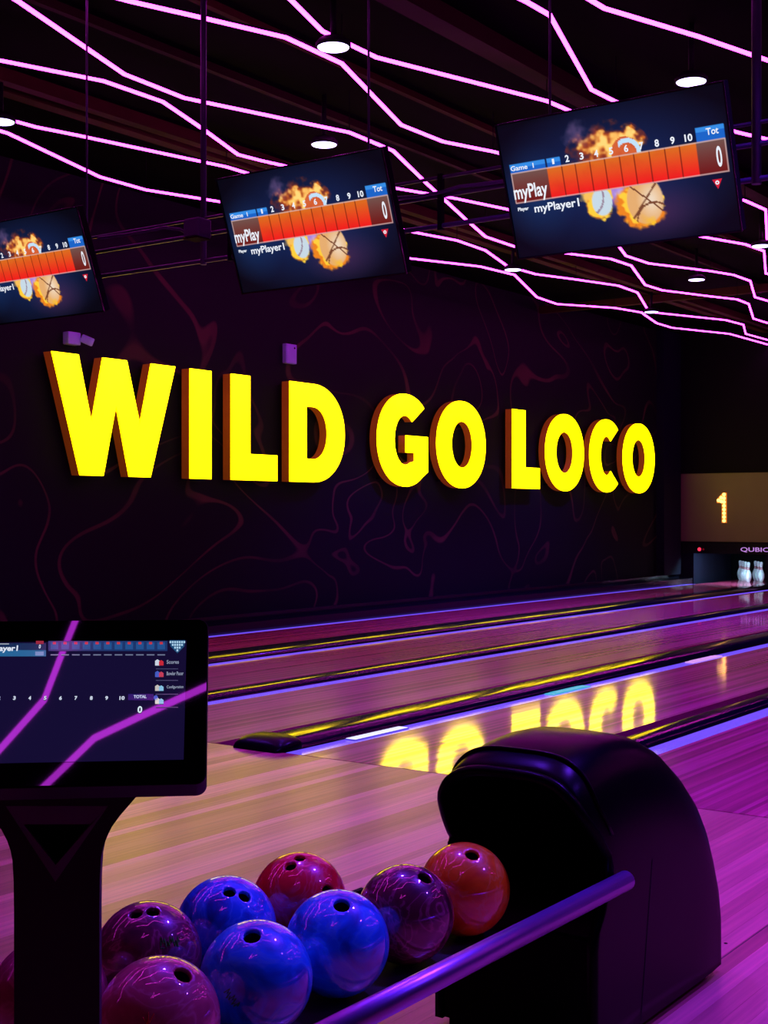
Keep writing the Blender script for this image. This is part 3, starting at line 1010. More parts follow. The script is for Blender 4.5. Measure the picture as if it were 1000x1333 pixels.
def make_tv():
    tv = empty('hanging_screen')
    a = MB().box((-TVW / 2, 0.004, -TVH / 2), (TVW / 2, 0.05, TVH / 2)).build('casing', M['black'], tv); bevel(a, 0.006)
    fr = MB()
    e_ = 0.006
    for lo, hi in [((-TVW / 2, -0.004, TVH / 2 - e_), (TVW / 2, 0.004, TVH / 2)), ((-TVW / 2, -0.004, -TVH / 2), (TVW / 2, 0.004, -TVH / 2 + e_)),
                   ((-TVW / 2, -0.004, -TVH / 2 + e_), (-TVW / 2 + e_, 0.004, TVH / 2 - e_)), ((TVW / 2 - e_, -0.004, -TVH / 2 + e_), (TVW / 2, 0.004, TVH / 2 - e_))]:
        fr.box(lo, hi)
    fr.build('bezel', M['black_gloss'], tv)
    sme = paint_screen(); sme.materials.append(M['screen_picture'])
    obj('screen', sme, None, tv, (0, 0.0035, 0))

    def txt(s_, u0, v0, u1, v1, bold=0.02, m_=None, shear=0):
        o = obj('lettering', text_mesh(s_, bold, shear=shear).copy(), m_ or M['white_text'], tv)
        x0 = (u0 - 0.5) * TVW; x1 = (u1 - 0.5) * TVW; z0 = (0.5 - v1) * TVH; z1 = (0.5 - v0) * TVH
        o.matrix_local = Matrix.Translation((x0, 0.0015, z0)) @ Matrix.Rotation(math.pi / 2, 4, 'X') @ Matrix.Diagonal((x1 - x0, z1 - z0, 1, 1))
    txt('Game  1', 0.040, 0.314, 0.150, 0.350, 0.02)
    txt('1', 0.237, 0.310, 0.247, 0.348, 0.0)
    txt('Tot', 0.905, 0.284, 0.955, 0.330, 0.02)
    for n_ in range(2, 11):
        uu = 0.205 + 0.0657 * (n_ - 0.45)
        wdt = 0.018 if n_ < 10 else 0.032
        txt(str(n_), uu - wdt / 2, 0.300, uu + wdt / 2, 0.350, 0.03)
    txt('myPlay', 0.036, 0.455, 0.196, 0.590, 0.02)
    txt('0', 0.934, 0.410, 0.956, 0.550, 0.02)
    txt('myPlayer1', 0.120, 0.612, 0.330, 0.690, 0.02)
    txt('Player', 0.042, 0.618, 0.094, 0.652, 0.03)
    tri = obj('marker', shape_mesh([[(-0.02, 0.016), (0.02, 0.016), (0.0, -0.022)]], 0.001, 'marker'), glow('marker_red', srgb(210, 30, 50), 1.0), tv)
    tri.matrix_local = Matrix.Translation(((0.925 - 0.5) * TVW, 0.0015, (0.5 - 0.655) * TVH)) @ Matrix.Rotation(math.pi / 2, 4, 'X')
    ring = obj('marker_ring', shape_mesh([sup(0, 0.003, 0.008, 0.008, 2, seg=16), sup(0, 0.003, 0.0035, 0.0035, 2, seg=12)], 0.001, 'marker_ring'), M['white_text'], tri)
    ring.location = (0, 0, 0.002)
    # bracket up to the truss
    MB().box((-0.12, 0.05, -0.10), (0.12, 0.065, 0.16)).build('wall_plate', M['black'], tv)
    MB().tube([(0.06, 0.06, 0.06), (0.06, 0.20, -0.02)], 0.012, 8).build('bracket_arm', M['black'], tv)
    MB().tube([(-0.06, 0.06, 0.06), (-0.06, 0.20, -0.02)], 0.012, 8).build('bracket_arm', M['black'], tv)
    return tv


tv0 = make_tv()
TVL = ['large right hanging screen showing a scoreboard, nearest the camera', 'hanging scoreboard screen in the middle, above the letters D and G',
       'hanging scoreboard screen cut off by the left edge of the photo']
quads = [[(640, 165), (930, 105), (955, 290), (672, 333)], None, None]


def tv_centre(px, py):
    return on_y(px, py, TVY)


cent = [tv_centre(799, 221), tv_centre(401, 271), tv_centre(38, 331)]
for i in range(3):
    o = tv0 if i == 0 else copy_tree(tv0)
    o.location = (cent[i].x, TVY, 2.672)
    o.rotation_euler = (TILT, 0, 0)
    tag(o, TVL[i], 'screen', 'hanging scoreboard screens')

# truss the screens hang from
TRY = 5.22
tr = empty('screen_truss', (-4.0, TRY, 2.63)); tag(tr, 'dark violet pipe truss that carries the hanging screens', 'truss')
for zz, rr_ in [(0.0, 0.012), (0.14, 0.011), (0.225, 0.008)]:
    MB().tube([(-5.4, 0, zz), (7.6, 0, zz)], rr_, 8).build('pipe', M['truss'], tr)
for px in (113, 265, 480, 716, 985):
    X = on_y(px, 300, TRY).x
    r_ = {265: 0.016, 985: 0.02}.get(px, 0.006)
    MB().tube([(X + 4, 0.0, -0.02), (X + 4, 0.0, CEIL - 2.63)], r_, 10).build('drop_pole', M['truss'], tr)
for k in range(9):
    xx = -4.6 + 1.3 * k
    MB().box((xx - 0.012, -0.012, -0.02), (xx + 0.012, 0.012, 0.24)).build('clamp', M['black'], tr)
# cable along the truss and power box
pts = [on_y(x, y, TRY - 0.02) for x, y in [(128, 310), (160, 306), (190, 301), (215, 296), (235, 299), (245, 304)]]
cb_ = MB().tube(pts, 0.009, 6).build('power_cable', M['truss']); tag(cb_, 'slack dark violet cable along the truss beside the left screen', 'cable')
pts = [on_y(x, y, TRY - 0.02) for x, y in [(515, 258), (545, 256), (575, 250), (598, 243), (625, 240), (655, 236)]]
cb_ = MB().tube(pts, 0.009, 6).build('power_cable', M['truss']); tag(cb_, 'slack dark violet cable along the truss between middle and right screens', 'cable')
p = on_y(257, 298, TRY - 0.09)
pb = empty('power_box', p); tag(pb, 'small dark violet equipment box hung on the truss left of the middle screen', 'equipment box')
a = MB().box((-0.055, -0.05, -0.05), (0.055, 0.05, 0.05)).build('box_body', M['truss'], pb); bevel(a, 0.01)
MB().box((-0.05, -0.054, -0.058), (0.05, 0.04, -0.05)).build('lower_lip', M['duct'], pb)
MB().tube([(0, 0.05, 0.03), (0, 0.09, 0.03)], 0.012, 8).build('clamp', M['black'], pb)

# =================================================================== BALL RETURN
HX0, HX1 = -1.88, -1.43              # hood sides
HC, HW = (HX0 + HX1) / 2, (HX1 - HX0) / 2
hd = empty('ball_return_hood', (HC, 2.83, 0)); tag(hd, 'black rounded ball return hood with an open mouth behind the orange ball', 'ball return')
prof = [(2.83, 0.668), (2.85, 0.690), (2.90, 0.712), (2.98, 0.728), (3.08, 0.736), (3.18, 0.732), (3.28, 0.712), (3.37, 0.678), (3.45, 0.628), (3.52, 0.568), (3.58, 0.498), (3.62, 0.428), (3.65, 0.350), (3.662, 0.27)]


def Y0(z):
    pts = [(0, 2.86), (0.30, 2.86), (0.34, 2.90), (0.42, 2.935), (0.47, 2.93), (0.53, 2.885), (0.59, 2.84), (0.63, 2.828), (0.75, 2.83)]
    for (a, ya), (b2, yb) in zip(pts, pts[1:]):
        if a <= z <= b2:
            tq = (z - a) / (b2 - a); return ya + (yb - ya) * tq
    return 2.83


def arch(zt, n=40, ex=3.6, wk=1.0):
    out = []
    zs = 0.02
    for j in range(n + 1):
        an = math.pi * j / n
        ca, sa = math.cos(an), math.sin(an)
        cx = math.copysign(abs(ca) ** (2 / ex), ca) * HW * wk
        rise = min(zt * 0.62, 0.34)
        cz = (zt - rise) + rise * (abs(sa) ** (2 / ex))
        out.append((cx, cz))
    low = [(HW * wk, zs + (zt - rise - zs) * q / 8) for q in range(8)]
    return low + out + [(-a, b2) for a, b2 in low[::-1]]


rows = []
for (yy, zt) in prof:
    row = []
    for (cx, cz) in arch(zt, wk=1.0 if yy < 3.55 else 1.0 - (yy - 3.55) * 0.25):
        ys_ = Y0(cz)
        f = (yy - 2.83) / (3.662 - 2.83)
        row.append((cx, ys_ + (3.662 - ys_) * f - 2.83, cz))
    rows.append(row)
mb = MB().grid(rows)
n_ = len(rows[-1])
mb.add(rows[-1], [tuple(range(n_))])
sh = mb.build('shell', M['hood'], hd)
sd = sh.modifiers.new('thick', 'SOLIDIFY'); sd.thickness = 0.022; sd.offset = 1.0
# rolled lip round the mouth
lip = [Vector((q[0] * 0.99, q[1] + 0.006, q[2])) for q in rows[0] if q[2] > 0.33]
MB().tube(lip, 0.014, 10).build('lip', M['hood'], hd)
lip2 = [Vector((q[0] * 1.0, q[1], q[2] + 0.003)) for q in rows[2] if q[2] > 0.50]
MB().tube(lip2, 0.0055, 8).build('lip_bead', M['hood'], hd)
fp = MB().box((-HW + 0.006, 0.035, 0.02), (HW - 0.006, 0.06, 0.29)).build('front_plate', M['hood'], hd); bevel(fp, 0.008)
MB().box((-HW + 0.02, 0.06, 0.27), (HW - 0.02, 0.80, 0.29)).build('inner_floor', M['inner'], hd)
MB().box((-HW + 0.03, 0.50, 0.29), (HW - 0.03, 0.52, 0.60)).build('inner_back', M['inner'], hd)
MB().box((-HW + 0.03, 0.05, 0.0), (HW - 0.03, 0.78, 0.022)).build('plinth', M['inner'], hd)
# seam of the side panel
for sx in (1, -1):
    MB().add([(sx * (HW + 0.0005), 0.28, 0.03), (sx * (HW + 0.0005), 0.283, 0.03), (sx * (HW + 0.0005), 0.352, 0.42), (sx * (HW + 0.0005), 0.349, 0.42)] +
             [(sx * (HW + 0.0010), 0.28, 0.03), (sx * (HW + 0.0010), 0.283, 0.03), (sx * (HW + 0.0010), 0.352, 0.42), (sx * (HW + 0.0010), 0.349, 0.42)],
             [(0, 1, 2, 3), (4, 7, 6, 5), (0, 4, 5, 1), (1, 5, 6, 2), (2, 6, 7, 3), (3, 7, 4, 0)]).build('panel_seam', M['inner'], hd)

# rack
BALL_Z = 0.412; RB = 0.108
TZ = BALL_Z - RB
rk = empty('ball_rack', (-1.80, 2.2, 0)); tag(rk, 'dark ball rack with a violet tube rail carrying the bowling balls', 'ball rack')
MB().box((-0.27, -0.72, TZ - 0.022), (0.175, 0.645, TZ - 0.001)).build('tray', M['inner'], rk)
MB().box((-0.285, -0.72, TZ - 0.03), (-0.27, 0.62, TZ + 0.02)).build('far_edge', M['black'], rk)
MB().box((-0.020, -0.72, TZ - 0.001), (-0.010, 0.55, TZ + 0.012)).build('centre_rib', M['black'], rk)
RAILX = -1.398
ra, rb_ = on_plane(815, 1146, Vector((RAILX, 0, 0)), Vector((1, 0, 0))), None
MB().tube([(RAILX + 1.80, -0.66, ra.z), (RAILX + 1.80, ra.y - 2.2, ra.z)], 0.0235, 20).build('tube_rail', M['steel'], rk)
for yy in (-0.58, -0.50):
    MB().tube([(0.16, yy, TZ - 0.012), (0.30, yy, TZ - 0.012), (0.37, yy, TZ + 0.03), (RAILX + 1.80, yy, ra.z - 0.01)], 0.009, 8).build('rail_bracket', M['black'], rk)
MB().box((-0.10, -0.68, 0.0), (0.06, -0.56, TZ - 0.022)).build('leg', M['black'], rk)
MB().box((-0.18, -0.74, 0.0), (0.14, -0.50, 0.02)).build('foot', M['black'], rk)

# balls ------------------------------------------------------------
bm = bmesh.new(); bmesh.ops.create_uvsphere(bm, u_segments=72, v_segments=40, radius=RB)
for f_ in bm.faces:
    f_.smooth = True
me = bpy.data.meshes.new('ball'); bm.to_mesh(me); bm.free()
HOLES = [(Vector((math.sin(math.radians(9)), 0, math.cos(math.radians(9)))), 0.0125), (Vector((-math.sin(math.radians(9)), 0, math.cos(math.radians(9)))), 0.0125),
         (Vector((0, math.sin(math.radians(58)), math.cos(math.radians(58)))), 0.0160)]
tmp = bpy.data.objects.new('tmp', me); COL.objects.link(tmp)
cutters = []
for (d, r_) in HOLES:
    q = d.to_track_quat('Z', 'Y')
    mbx = MB().lathe([(r_, -0.035), (r_, -0.006), (r_ * 1.03, -0.003), (r_ * 1.22, 0.0008), (r_ * 1.5, 0.012)], 20)
    cme = mbx.mesh('cut'); co_ = bpy.data.objects.new('cut', cme); COL.objects.link(co_)
    co_.matrix_world = Matrix.Translation(d * (RB - 0.0002)) @ q.to_matrix().to_4x4()
    md = tmp.modifiers.new('b', 'BOOLEAN'); md.operation = 'DIFFERENCE'; md.object = co_; md.solver = 'EXACT'
    cutters.append(co_)
ball_me = eval_mesh(tmp, 'ball_shell')
for co_ in cutters + [tmp]:
    bpy.data.objects.remove(co_)
ball_me.materials.clear(); ball_me.materials.append(M['black'])
liner_mes = []
for (d, r_) in HOLES:
    q = d.to_track_quat('Z', 'Y').to_matrix().to_4x4()
    mb = MB()
    n2 = 20
    vs_ = [Matrix.Translation(d * (RB - 0.0002)) @ q @ Vector((r_ * 0.995 * math.cos(2 * math.pi * j / n2), r_ * 0.995 * math.sin(2 * math.pi * j / n2), zz)) for zz in (-0.0345, -0.009) for j in range(n2)]
    mb.add(vs_, [(j, (j + 1) % n2, n2 + (j + 1) % n2, n2 + j) for j in range(n2)] + [tuple(range(n2))])
    lm = mb.mesh('finger_hole'); lm.materials.append(M['inner']); liner_mes.append(lm)

BM = {
    'orange': ball_mat('ball_orange', (0.85, 0.22, 0.002), (0.97, 0.42, 0.003), (0.98, 0.60, 0.05), 7, 1.0),
    'maroon': ball_mat('ball_maroon', (0.05, 0.004, 0.012), (0.12, 0.010, 0.026), (0.34, 0.10, 0.13), 9, 2.0),
    'red': ball_mat('ball_red', (0.75, 0.006, 0.012), (0.92, 0.020, 0.020), (0.95, 0.14, 0.10), 9, 3.0),
    'blue1': ball_mat('ball_blue_back', (0.003, 0.15, 0.36), (0.004, 0.45, 0.82), (0.05, 0.70, 0.90), 9, 4.0),
    'purple': ball_mat('ball_purple', (0.06, 0.008, 0.022), (0.17, 0.020, 0.050), (0.40, 0.14, 0.16), 9, 5.0),
    'blue2': ball_mat('ball_blue_mid', (0.003, 0.20, 0.42), (0.004, 0.60, 0.92), (0.04, 0.85, 0.95), 8, 6.0),
    'blue3': ball_mat('ball_blue_front', (0.003, 0.24, 0.48), (0.004, 0.68, 0.96), (0.05, 0.90, 0.97), 8, 7.0),
    'pink': ball_mat('ball_pink', (0.40, 0.09, 0.09), (0.58, 0.18, 0.15), (0.72, 0.40, 0.28), 8, 8.0),
    'rose': ball_mat('ball_rose', (0.25, 0.03, 0.06), (0.42, 0.08, 0.10), (0.6, 0.2, 0.2), 8, 9.0),
}
# colour, pixel of the centre, visible hole pixel, kind of hole there
BALLS = [('orange', (603, 1157), (615, 1112), 'thumb', 'orange red bowling ball in front of the hood mouth'),
         ('maroon', (528, 1190), (554, 1142), 'thumb', 'dark maroon marbled bowling ball beside the orange one'),
         ('red', (387, 1171), (384, 1121), 'fingers', 'bright red bowling ball at the back of the rack'),
         ('blue1', (294, 1207), (309, 1163), 'fingers', 'deep blue bowling ball in the back row with two finger holes showing'),
         ('purple', (197, 1246), (188, 1187), 'fingers', 'dark purple marbled bowling ball next to the console post'),
         ('blue2', (439, 1228), (445, 1178), 'thumb', 'blue bowling ball in the front row between maroon and the other front blue ball'),
         ('blue3', (337, 1274), (328, 1218), 'thumb', 'bright blue bowling ball in the front row right of the pink ball'),
         ('pink', (215, 1330), (239, 1268), 'thumb', 'large dusty pink bowling ball nearest the camera'),
         ('rose', (72, 1302), None, 'hidden', 'rose bowling ball mostly hidden behind the console post')]
ROWX = {'orange': -1.690, 'maroon': -1.690, 'blue2': -1.690, 'blue3': -1.690, 'pink': -1.690, 'red': -1.950, 'blue1': -1.950, 'purple': -1.950, 'rose': -1.93}
ball_objs = {}
for (nm_, pc, ph, kind, lab) in BALLS:
    P = on_z(*pc, BALL_Z)
    P = Vector((ROWX[nm_], P.y, BALL_Z))
    tocam = (ORG - P).normalized()
    if ph:
        r = ray(*ph).normalized(); oc = ORG - P
        bq = r.dot(oc); cq = oc.dot(oc) - RB * RB; disc = bq * bq - cq
        tq = -bq - math.sqrt(max(disc, 0.0))
        hit = ORG + r * tq
        D = (hit - P).normalized()
    else:
        D = (UP - tocam * 0.8).normalized()
    away = (-tocam + UP * 0.1); away = (away - D * away.dot(D)).normalized()
    A58 = math.radians(58)
    if kind == 'thumb':       # thumb hole at D, fingers 58 deg further over the far side
        z_ = (D * math.cos(A58) + away * math.sin(A58)).normalized()
        yv = (D - z_ * D.dot(z_)).normalized()
    else:
        z_ = D
        yv = away
        if nm_ == 'red':
            yv = (RIGHT * 0.9 + UP * -0.35 - FWD * 0.55); yv = (yv - z_ * yv.dot(z_)).normalized()
    xv = yv.cross(z_)
    R = Matrix((xv, yv, z_)).transposed().to_4x4()
    e = empty('bowling_ball', P)
    e.matrix_world = Matrix.Translation(P) @ R
    tag(e, lab, 'bowling ball', 'bowling balls on the rack')
    sh = obj('ball_shell', ball_me, None, e)
    sh.material_slots[0].link = 'OBJECT'; sh.material_slots[0].material = BM[nm_]
    for lm in liner_mes:
        obj('finger_hole', lm, None, e)
    ball_objs[nm_] = (e, P, R)


def ball_mark(nm_, px, name, loops, material, size, roll=0.0):
    """flat print wrapped on a ball at a pixel"""
    e, P, R = ball_objs[nm_]
    r = ray(*px).normalized(); oc = ORG - P
    bq = r.dot(oc); tq = -bq - math.sqrt(max(bq * bq - oc.dot(oc) + RB * RB, 0))
    D = (ORG + r * tq - P).normalized()
    xr = RIGHT - D * RIGHT.dot(D); xr.normalize(); yr = D.cross(xr)
    xr, yr = xr * math.cos(roll) + yr * math.sin(roll), yr * math.cos(roll) - xr * math.sin(roll)
    mb = MB()
    for lp in loops:
        pts_ = [Vector(((D + xr * (a * size / RB) + yr * (b2 * size / RB)).normalized() * (RB + 0.0005))) for a, b2 in lp]
        mb.tube(pts_, 0.0011, 5)
    o = mb.build(name, material, None)
    o.parent = e; o.matrix_parent_inverse = R.inverted()
    return o


gm = mat('print_green', (0.03, 0.85, 0.05), 0.4)
zig = [(-1 + 0.14 * k, (0.32 if k % 2 else -0.32) + 0.25 * math.sin(k)) for k in range(15)]
ball_mark('purple', (222, 1226), 'green_print', [zig, [(-1.1, -0.5), (1.0, -0.45)]], gm, 0.021, 0.25)
ball_mark('blue3', (302, 1300), 'green_print', [zig], gm, 0.018, -0.8)
ball_mark('pink', (193, 1326), 'red_print', [[(-0.9, 0.2), (-0.1, -0.9), (0, 1.0), (0.2, -0.9), (0.9, 0.8)]], mat('print_red', (0.8, 0.03, 0.02), 0.4), 0.010, 0.0)

# =================================================================== CONSOLE
CZ = 1.75
ct_px = (76, 912)
CC = ORG + ray(*ct_px) * CZ
PHI = math.radians(6.4)
BACK = (FWD * math.cos(PHI) - RIGHT * math.sin(PHI))       # horizontal direction the console's back faces
SIDE = BACK.cross(UP).normalized()                         # screen's right
T = math.radians(38)
SUP_ = (UP * math.cos(T) + BACK * math.sin(T)).normalized() # up along the tilted screen
NRM = SIDE.cross(SUP_).normalized()                        # out of the screen towards the viewer
cs = empty('bowler_console', (CC.x, CC.y, 0)); tag(cs, 'black touch screen scoring console on a flared post at left', 'console')


def put(o, m_):
    o.parent = cs; o.matrix_parent_inverse = Matrix.Translation(-Vector(cs.location)); o.matrix_world = m_
    return o


PL = Matrix((SIDE, SUP_, NRM)).transposed().to_4x4()
PLM = Matrix.Translation(CC) @ PL


def loc_px(x, y):
    q = on_plane(x, y, CC, NRM) - CC
    return (q.dot(SIDE), q.dot(SUP_))


u_r, _ = loc_px(270, 912); _, v_t = loc_px(200, 806); _, v_b = loc_px(200, 1021)
HWD = u_r


def rrect(x0, y0, x1, y1, r, seg=8):
    out = []
    for (cx, cy, a0) in [(x1 - r, y1 - r, 0), (x0 + r, y1 - r, 90), (x0 + r, y0 + r, 180), (x1 - r, y0 + r, 270)]:
        for k in range(seg + 1):
            a = math.radians(a0 + 90 * k / seg); out.append((cx + r * math.cos(a), cy + r * math.sin(a)))
    return out


o = obj('tablet_case', shape_mesh([rrect(-HWD, v_b, HWD, v_t, 0.014)], 0.032, 'tablet_case'), M['console']); put(o, PLM @ Matrix.Translation((0, 0, -0.0185)))
bevel(o, 0.004)
o = obj('glass_front', shape_mesh([rrect(-HWD + 0.0015, v_b + 0.0015, HWD - 0.0015, v_t - 0.0015, 0.013)], 0.002, 'glass_front'), M['glass']); put(o, PLM @ Matrix.Translation((0, 0, -0.001)))
# lit display area: a dim blue black picture under the glass
ur, vt_ = loc_px(243, 834); ur2, vb_ = loc_px(240, 989)
m, nt, b = new_mat('console_display')
b.inputs['Base Color'].default_value = (0.002, 0.002, 0.004, 1); b.inputs['Roughness'].default_value = 0.02
b.inputs['Specular IOR Level'].default_value = 0.50
b.inputs['Specular Tint'].default_value = (0.62, 1.0, 1.0, 1)
b.inputs['Emission Color'].default_value = (*srgb(20, 13, 50), 1); b.inputs['Emission Strength'].default_value = 1.0
M['display'] = m
disp = obj('display', shape_mesh([[(-ur, vb_), (ur, vb_), (ur, vt_), (-ur, vt_)]], 0.0004, 'display'), M['display']); put(disp, PLM @ Matrix.Translation((0, 0, 0.0006)))


def dpoly(name, pts, color, k=1.0, lift=0.0012, raw=False):
    q = pts if raw else [loc_px(*p_) for p_ in pts]
    o = obj(name, shape_mesh([q], 0.0002, name), glow(name + '_glow', srgb(*color), k, rough=0.1)); put(o, PLM @ Matrix.Translation((0, 0, lift)))
    return o


def drect(name, x0, y0, x1, y1, color, k=1.0, lift=0.0012):
    return dpoly(name, [(x0, y1), (x1, y1), (x1, y0), (x0, y0)], color, k, lift)


def dtext(s_, x0, y0, x1, y1, color=(220, 230, 245), bold=0.02, k=1.0):
    a = loc_px(x0, y1); b2 = loc_px(x1, y0)
    o = obj('lettering', text_mesh(s_, bold).copy(), glow('display_text', srgb(*color), k)); put(o, PLM @ Matrix.Translation((a[0], a[1], 0.0018)) @ Matrix.Diagonal((b2[0] - a[0], b2[1] - a[1], 1, 1)))
    return o


drect('title_bar', -90, 838, 60, 847, (14, 44, 84)); drect('title_bar', -90, 847, 60, 855, (34, 100, 150))
drect('title_line', -90, 838.5, 12, 839.5, (170, 180, 190), lift=0.0014)
dtext('myPlayer1', -24, 841, 24, 851, bold=0.03)
drect('counter_tab', 47, 835, 57, 839, (150, 40, 50), lift=0.0014); dtext('0', 50.5, 840, 53.5, 845)
dpoly('tab_outline', [(46, 849), (57, 849), (57, 854), (46, 854)][::-1], (120, 140, 190), lift=0.0014)
drect('frame_header', 63, 835, 218, 848, (22, 52, 104))
for k in range(11):
    x = 66 + 13.9 * k
    drect('frame_tab', x, 837, x + 10, 846, (30, 80, 140), lift=0.0014)
    drect('frame_number', x + 3, 836.5, x + 7, 839.5, (196, 50, 60), lift=0.0016)
    drect('frame_dash', x, 852.5, x + 10, 853.8, (110, 120, 150), lift=0.0014)
for r_ in range(4):
    for k in range(7 - 2 * r_ if r_ < 3 else 1):
        xx = 231 + (k - (6 - 2 * r_) / 2) * 3.0 if r_ < 3 else 231
        yy = 836.5 + r_ * 3.6
        drect('pin_dot', xx - 1.1, yy - 1.1, xx + 1.1, yy + 1.4, (170, 210, 235), lift=0.0016)
dpoly('pin_badge', [(221, 834), (241, 834), (240, 842), (231, 851), (222, 842)][::-1], (30, 84, 130), 0.8)
for i, (yy, tx, c1, c2) in enumerate([(863, 'Scores', (200, 210, 225), (196, 40, 50)), (878, 'Bowler Pacer', (60, 90, 190), (190, 60, 80)), (896, 'Configuration', (190, 190, 180), (120, 190, 220)), (913, '', (210, 210, 200), (120, 190, 220))]):
    dpoly('icon', [(202, yy + 4), (208, yy + 4), (208, yy - 2), (205, yy - 4), (202, yy - 2)], c1, lift=0.0014)
    dpoly('icon_detail', [(207, yy + 4), (213, yy + 4), (213, yy - 1), (210, yy - 3), (207, yy - 1)], c2, lift=0.0016)
    if tx:
        dtext(tx, 217, yy - 3, 217 + {0: 16, 1: 22, 2: 22}[i], yy + 2, (150, 160, 185), 0.01)
    drect('divider', 203, yy + 8, 232, yy + 8.8, (60, 70, 100), lift=0.0014)
for k in range(1, 11):
    x = 19 + 20 * (k - 3)
    dtext(str(k), x - (2 if k < 10 else 3.5), 907, x + (2 if k < 10 else 3.5), 912, (210, 220, 240), 0.04)
drect('total_tab', 167, 904, 200, 912, (10, 24, 96)); dtext('TOTAL', 174, 905.5, 191, 910, (200, 215, 240), 0.03)
dtext('0', 179, 920, 185.5, 929, (215, 235, 245), 0.03)
dpoly('round_icon', [(203 + 3 * math.cos(a * 0.785), 909 + 3.4 * math.sin(a * 0.785)) for a in range(8)][::-1], (30, 90, 190), lift=0.0014)

# post: outline read off the photo, in a plane facing the same way as the console
PP = CC + BACK * 0.02; PP = Vector((PP.x, PP.y, 0))
PM = Matrix.Translation(PP) @ Matrix((SIDE, UP, SIDE.cross(UP))).transposed().to_4x4()


def post_px(x, y):
    q = on_plane(x, y, PP, BACK); d_ = q - PP
    return (d_.dot(SIDE), d_.z)


right = [post_px(*q) for q in [(193, 1018), (176, 1037), (157, 1059), (147, 1073), (140, 1087), (135.5, 1100), (133, 1113), (131.5, 1140), (131, 1180)]]
xr_ = right[-1][0]
mid = post_px(76, 1000)[0]
right = [(a - mid, b2) for a, b2 in right]
xr_ = right[-1][0]
notch = [(post_px(x, y)[0] - mid, post_px(x, y)[1]) for x, y in [(113, 1018), (113, 1025), (104, 1031.5), (93, 1035.5), (80, 1037), (67, 1035.5), (56, 1031.5), (46, 1026), (46, 1018)]]
outline = [(xr_, 0.03)] + right[::-1] + notch + [(-a, b2) for a, b2 in right] + [(-xr_, 0.03)]
tri_px = [(36, 1069), (114, 1067), (117, 1071), (78, 1116), (73, 1117), (34, 1073)]
tri = [(post_px(x, y)[0] - mid, post_px(x, y)[1]) for x, y in tri_px]
sh_ = Matrix.Translation((mid, 0, 0))
o = obj('post_front', shape_mesh([outline, tri], 0.030, 'post_front'), M['console']); put(o, PM @ sh_); bevel(o, 0.006, 3, 60)
tri_c = [(a, b2) for a, b2 in tri]
o = obj('recess_back', shape_mesh([[(a * 1.15, b2 + (0.004 if i < 3 else -0.004)) for i, (a, b2) in enumerate(tri_c)]], 0.004, 'recess_back'), M['inner']); put(o, PM @ sh_ @ Matrix.Translation((0, 0, -0.019)))
oc = [(post_px(x, y)[0] - mid, post_px(x, y)[1]) for x, y in [(10, 1046), (142, 1046), (76, 1140)]]
ic = [(post_px(x, y)[0] - mid, post_px(x, y)[1]) for x, y in [(33, 1069), (119, 1069), (76, 1119)]]
zc = {0: 0.0155, 1: 0.0155, 2: 0.030}; zi = {0: 0.0185, 1: 0.0185, 2: 0.0275}
mbc = MB()
fr_ = [(oc[i][0], oc[i][1], zc[i]) for i in range(3)] + [(ic[i][0], ic[i][1], zi[i]) for i in range(3)]
bk_ = [(oc[i][0], oc[i][1], 0.0148) for i in range(3)] + [(ic[i][0], ic[i][1], 0.0148) for i in range(3)]
fs_ = []
for i in range(3):
    j = (i + 1) % 3
    fs_ += [(i, 3 + i, 3 + j, j), (6 + i, 6 + j, 9 + j, 9 + i), (i, j, 6 + j, 6 + i), (3 + i, 9 + i, 9 + j, 3 + j)]
mbc.add(fr_ + bk_, fs_)
bmc = bmesh.new(); mec = mbc.mesh('recess_rim'); bmc.from_mesh(mec); bmesh.ops.recalc_face_normals(bmc, faces=bmc.faces); bmc.to_mesh(mec); bmc.free()
o = obj('recess_rim', mec, mat('console_rim_lit', (0.22, 0.18, 0.24), 0.5)); put(o, PM @ sh_)  # console plastic made paler, painting in overhead light caught by the rim
o = MB().box((-xr_ * 0.8, 0.03, -0.07), (xr_ * 0.8, 0.72, -0.012)).build('post_spine', M['console']); put(o, PM @ sh_)
o = obj('base_plate', shape_mesh([rrect(-0.20, -0.20, 0.20, 0.14, 0.03)], 0.03, 'base_plate'), M['console'])
put(o, Matrix.Translation(PP + Vector((0, 0, 0.015))) @ Matrix((SIDE, BACK, UP)).transposed().to_4x4() @ sh_)
# arms from post head to tablet back
for sx in (-1, 1):
    a = PM @ sh_ @ Vector((sx * 0.085, post_px(76, 1022)[1] + 0.0, 0.0)); b2 = PLM @ Vector((sx * 0.085 + mid, v_b + 0.05, -0.04))
    o = MB().tube([a, b2], 0.016, 10).build('tablet_arm', M['console']); put(o, Matrix.Identity(4))

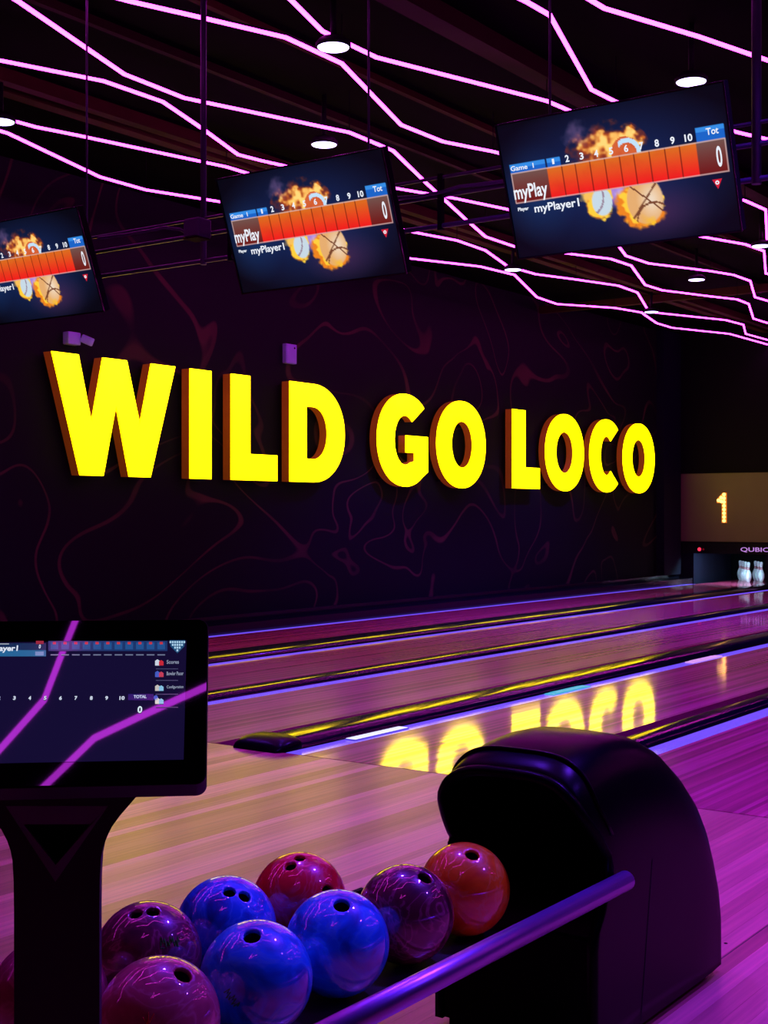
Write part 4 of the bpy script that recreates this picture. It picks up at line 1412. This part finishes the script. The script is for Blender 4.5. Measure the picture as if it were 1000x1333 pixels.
# ceiling strips whose mirror images show in the console glass
def mirror_hit(x, y):
    q = on_plane(x, y, CC, NRM); d_ = (q - ORG).normalized()
    r = d_ - NRM * (2 * d_.dot(NRM))
    return q + r * ((LEDZ - q.z) / r.z)


for k, (pts, lab) in enumerate([([(112, 770), (98, 808), (85, 840), (58, 910), (0, 975), (-70, 1050)], 'pink ceiling strip overhead, seen mirrored in the upper left of the console screen'),
                                ([(20, 1058), (68, 1013), (123, 960), (180, 933), (268, 893), (350, 850)], 'pink ceiling strip overhead, seen mirrored across the lower right of the console screen')]):
    led([mirror_hit(*q) for q in pts], lab, 2)
# strips carried on out of view, some added as fill for balls and approach
rest = [([(-9.5, -3.5), (-7.6, -2.2), (-6.9, 0.2), (-5.8, 1.4), (-5.2, 3.9)], 'over the left part of the approach, past the top edge'),
        ([(-9.4, 0.5), (-8.0, 1.6), (-7.6, 3.2), (-6.6, 3.9)], 'added as fill over the approach beside the lettered wall, past the top edge'),
        ([(-4.6, 0.2), (-4.2, 1.8), (-4.9, 2.9), (-4.3, 4.2)], 'added as fill over the middle of the approach, past the top edge'),
        ([(-3.9, 1.0), (-3.0, 1.9), (-2.9, 3.0), (-1.9, 3.7), (-2.0, 4.9)], 'added as fill straight above the bowling balls, past the top edge'),
        ([(-2.7, 0.7), (-1.6, 1.5), (-1.7, 2.6), (-0.8, 3.5)], 'added as fill above the rail of the ball rack, past the top edge'),
        ([(1.9, 5.8), (1.2, 8.4), (2.5, 10.0), (1.6, 13.0), (2.8, 15.5), (1.7, 19.5)], 'over the right lanes, past the right edge'),
        ([(3.6, 6.0), (4.3, 9.0), (3.4, 12.0), (4.2, 16.0), (3.7, 20.0)], 'along the right wall, past the right edge'),
        ([(-0.6, 9.4), (0.4, 12.2), (-0.9, 14.6), (0.2, 17.5), (-0.6, 21.5)], 'over the lanes beyond the right screen, past the right edge')]
for k, (pts, lab) in enumerate(rest):
    led([(a, b2, LEDZ) for a, b2 in pts], 'pink ceiling light strip ' + lab, 2)
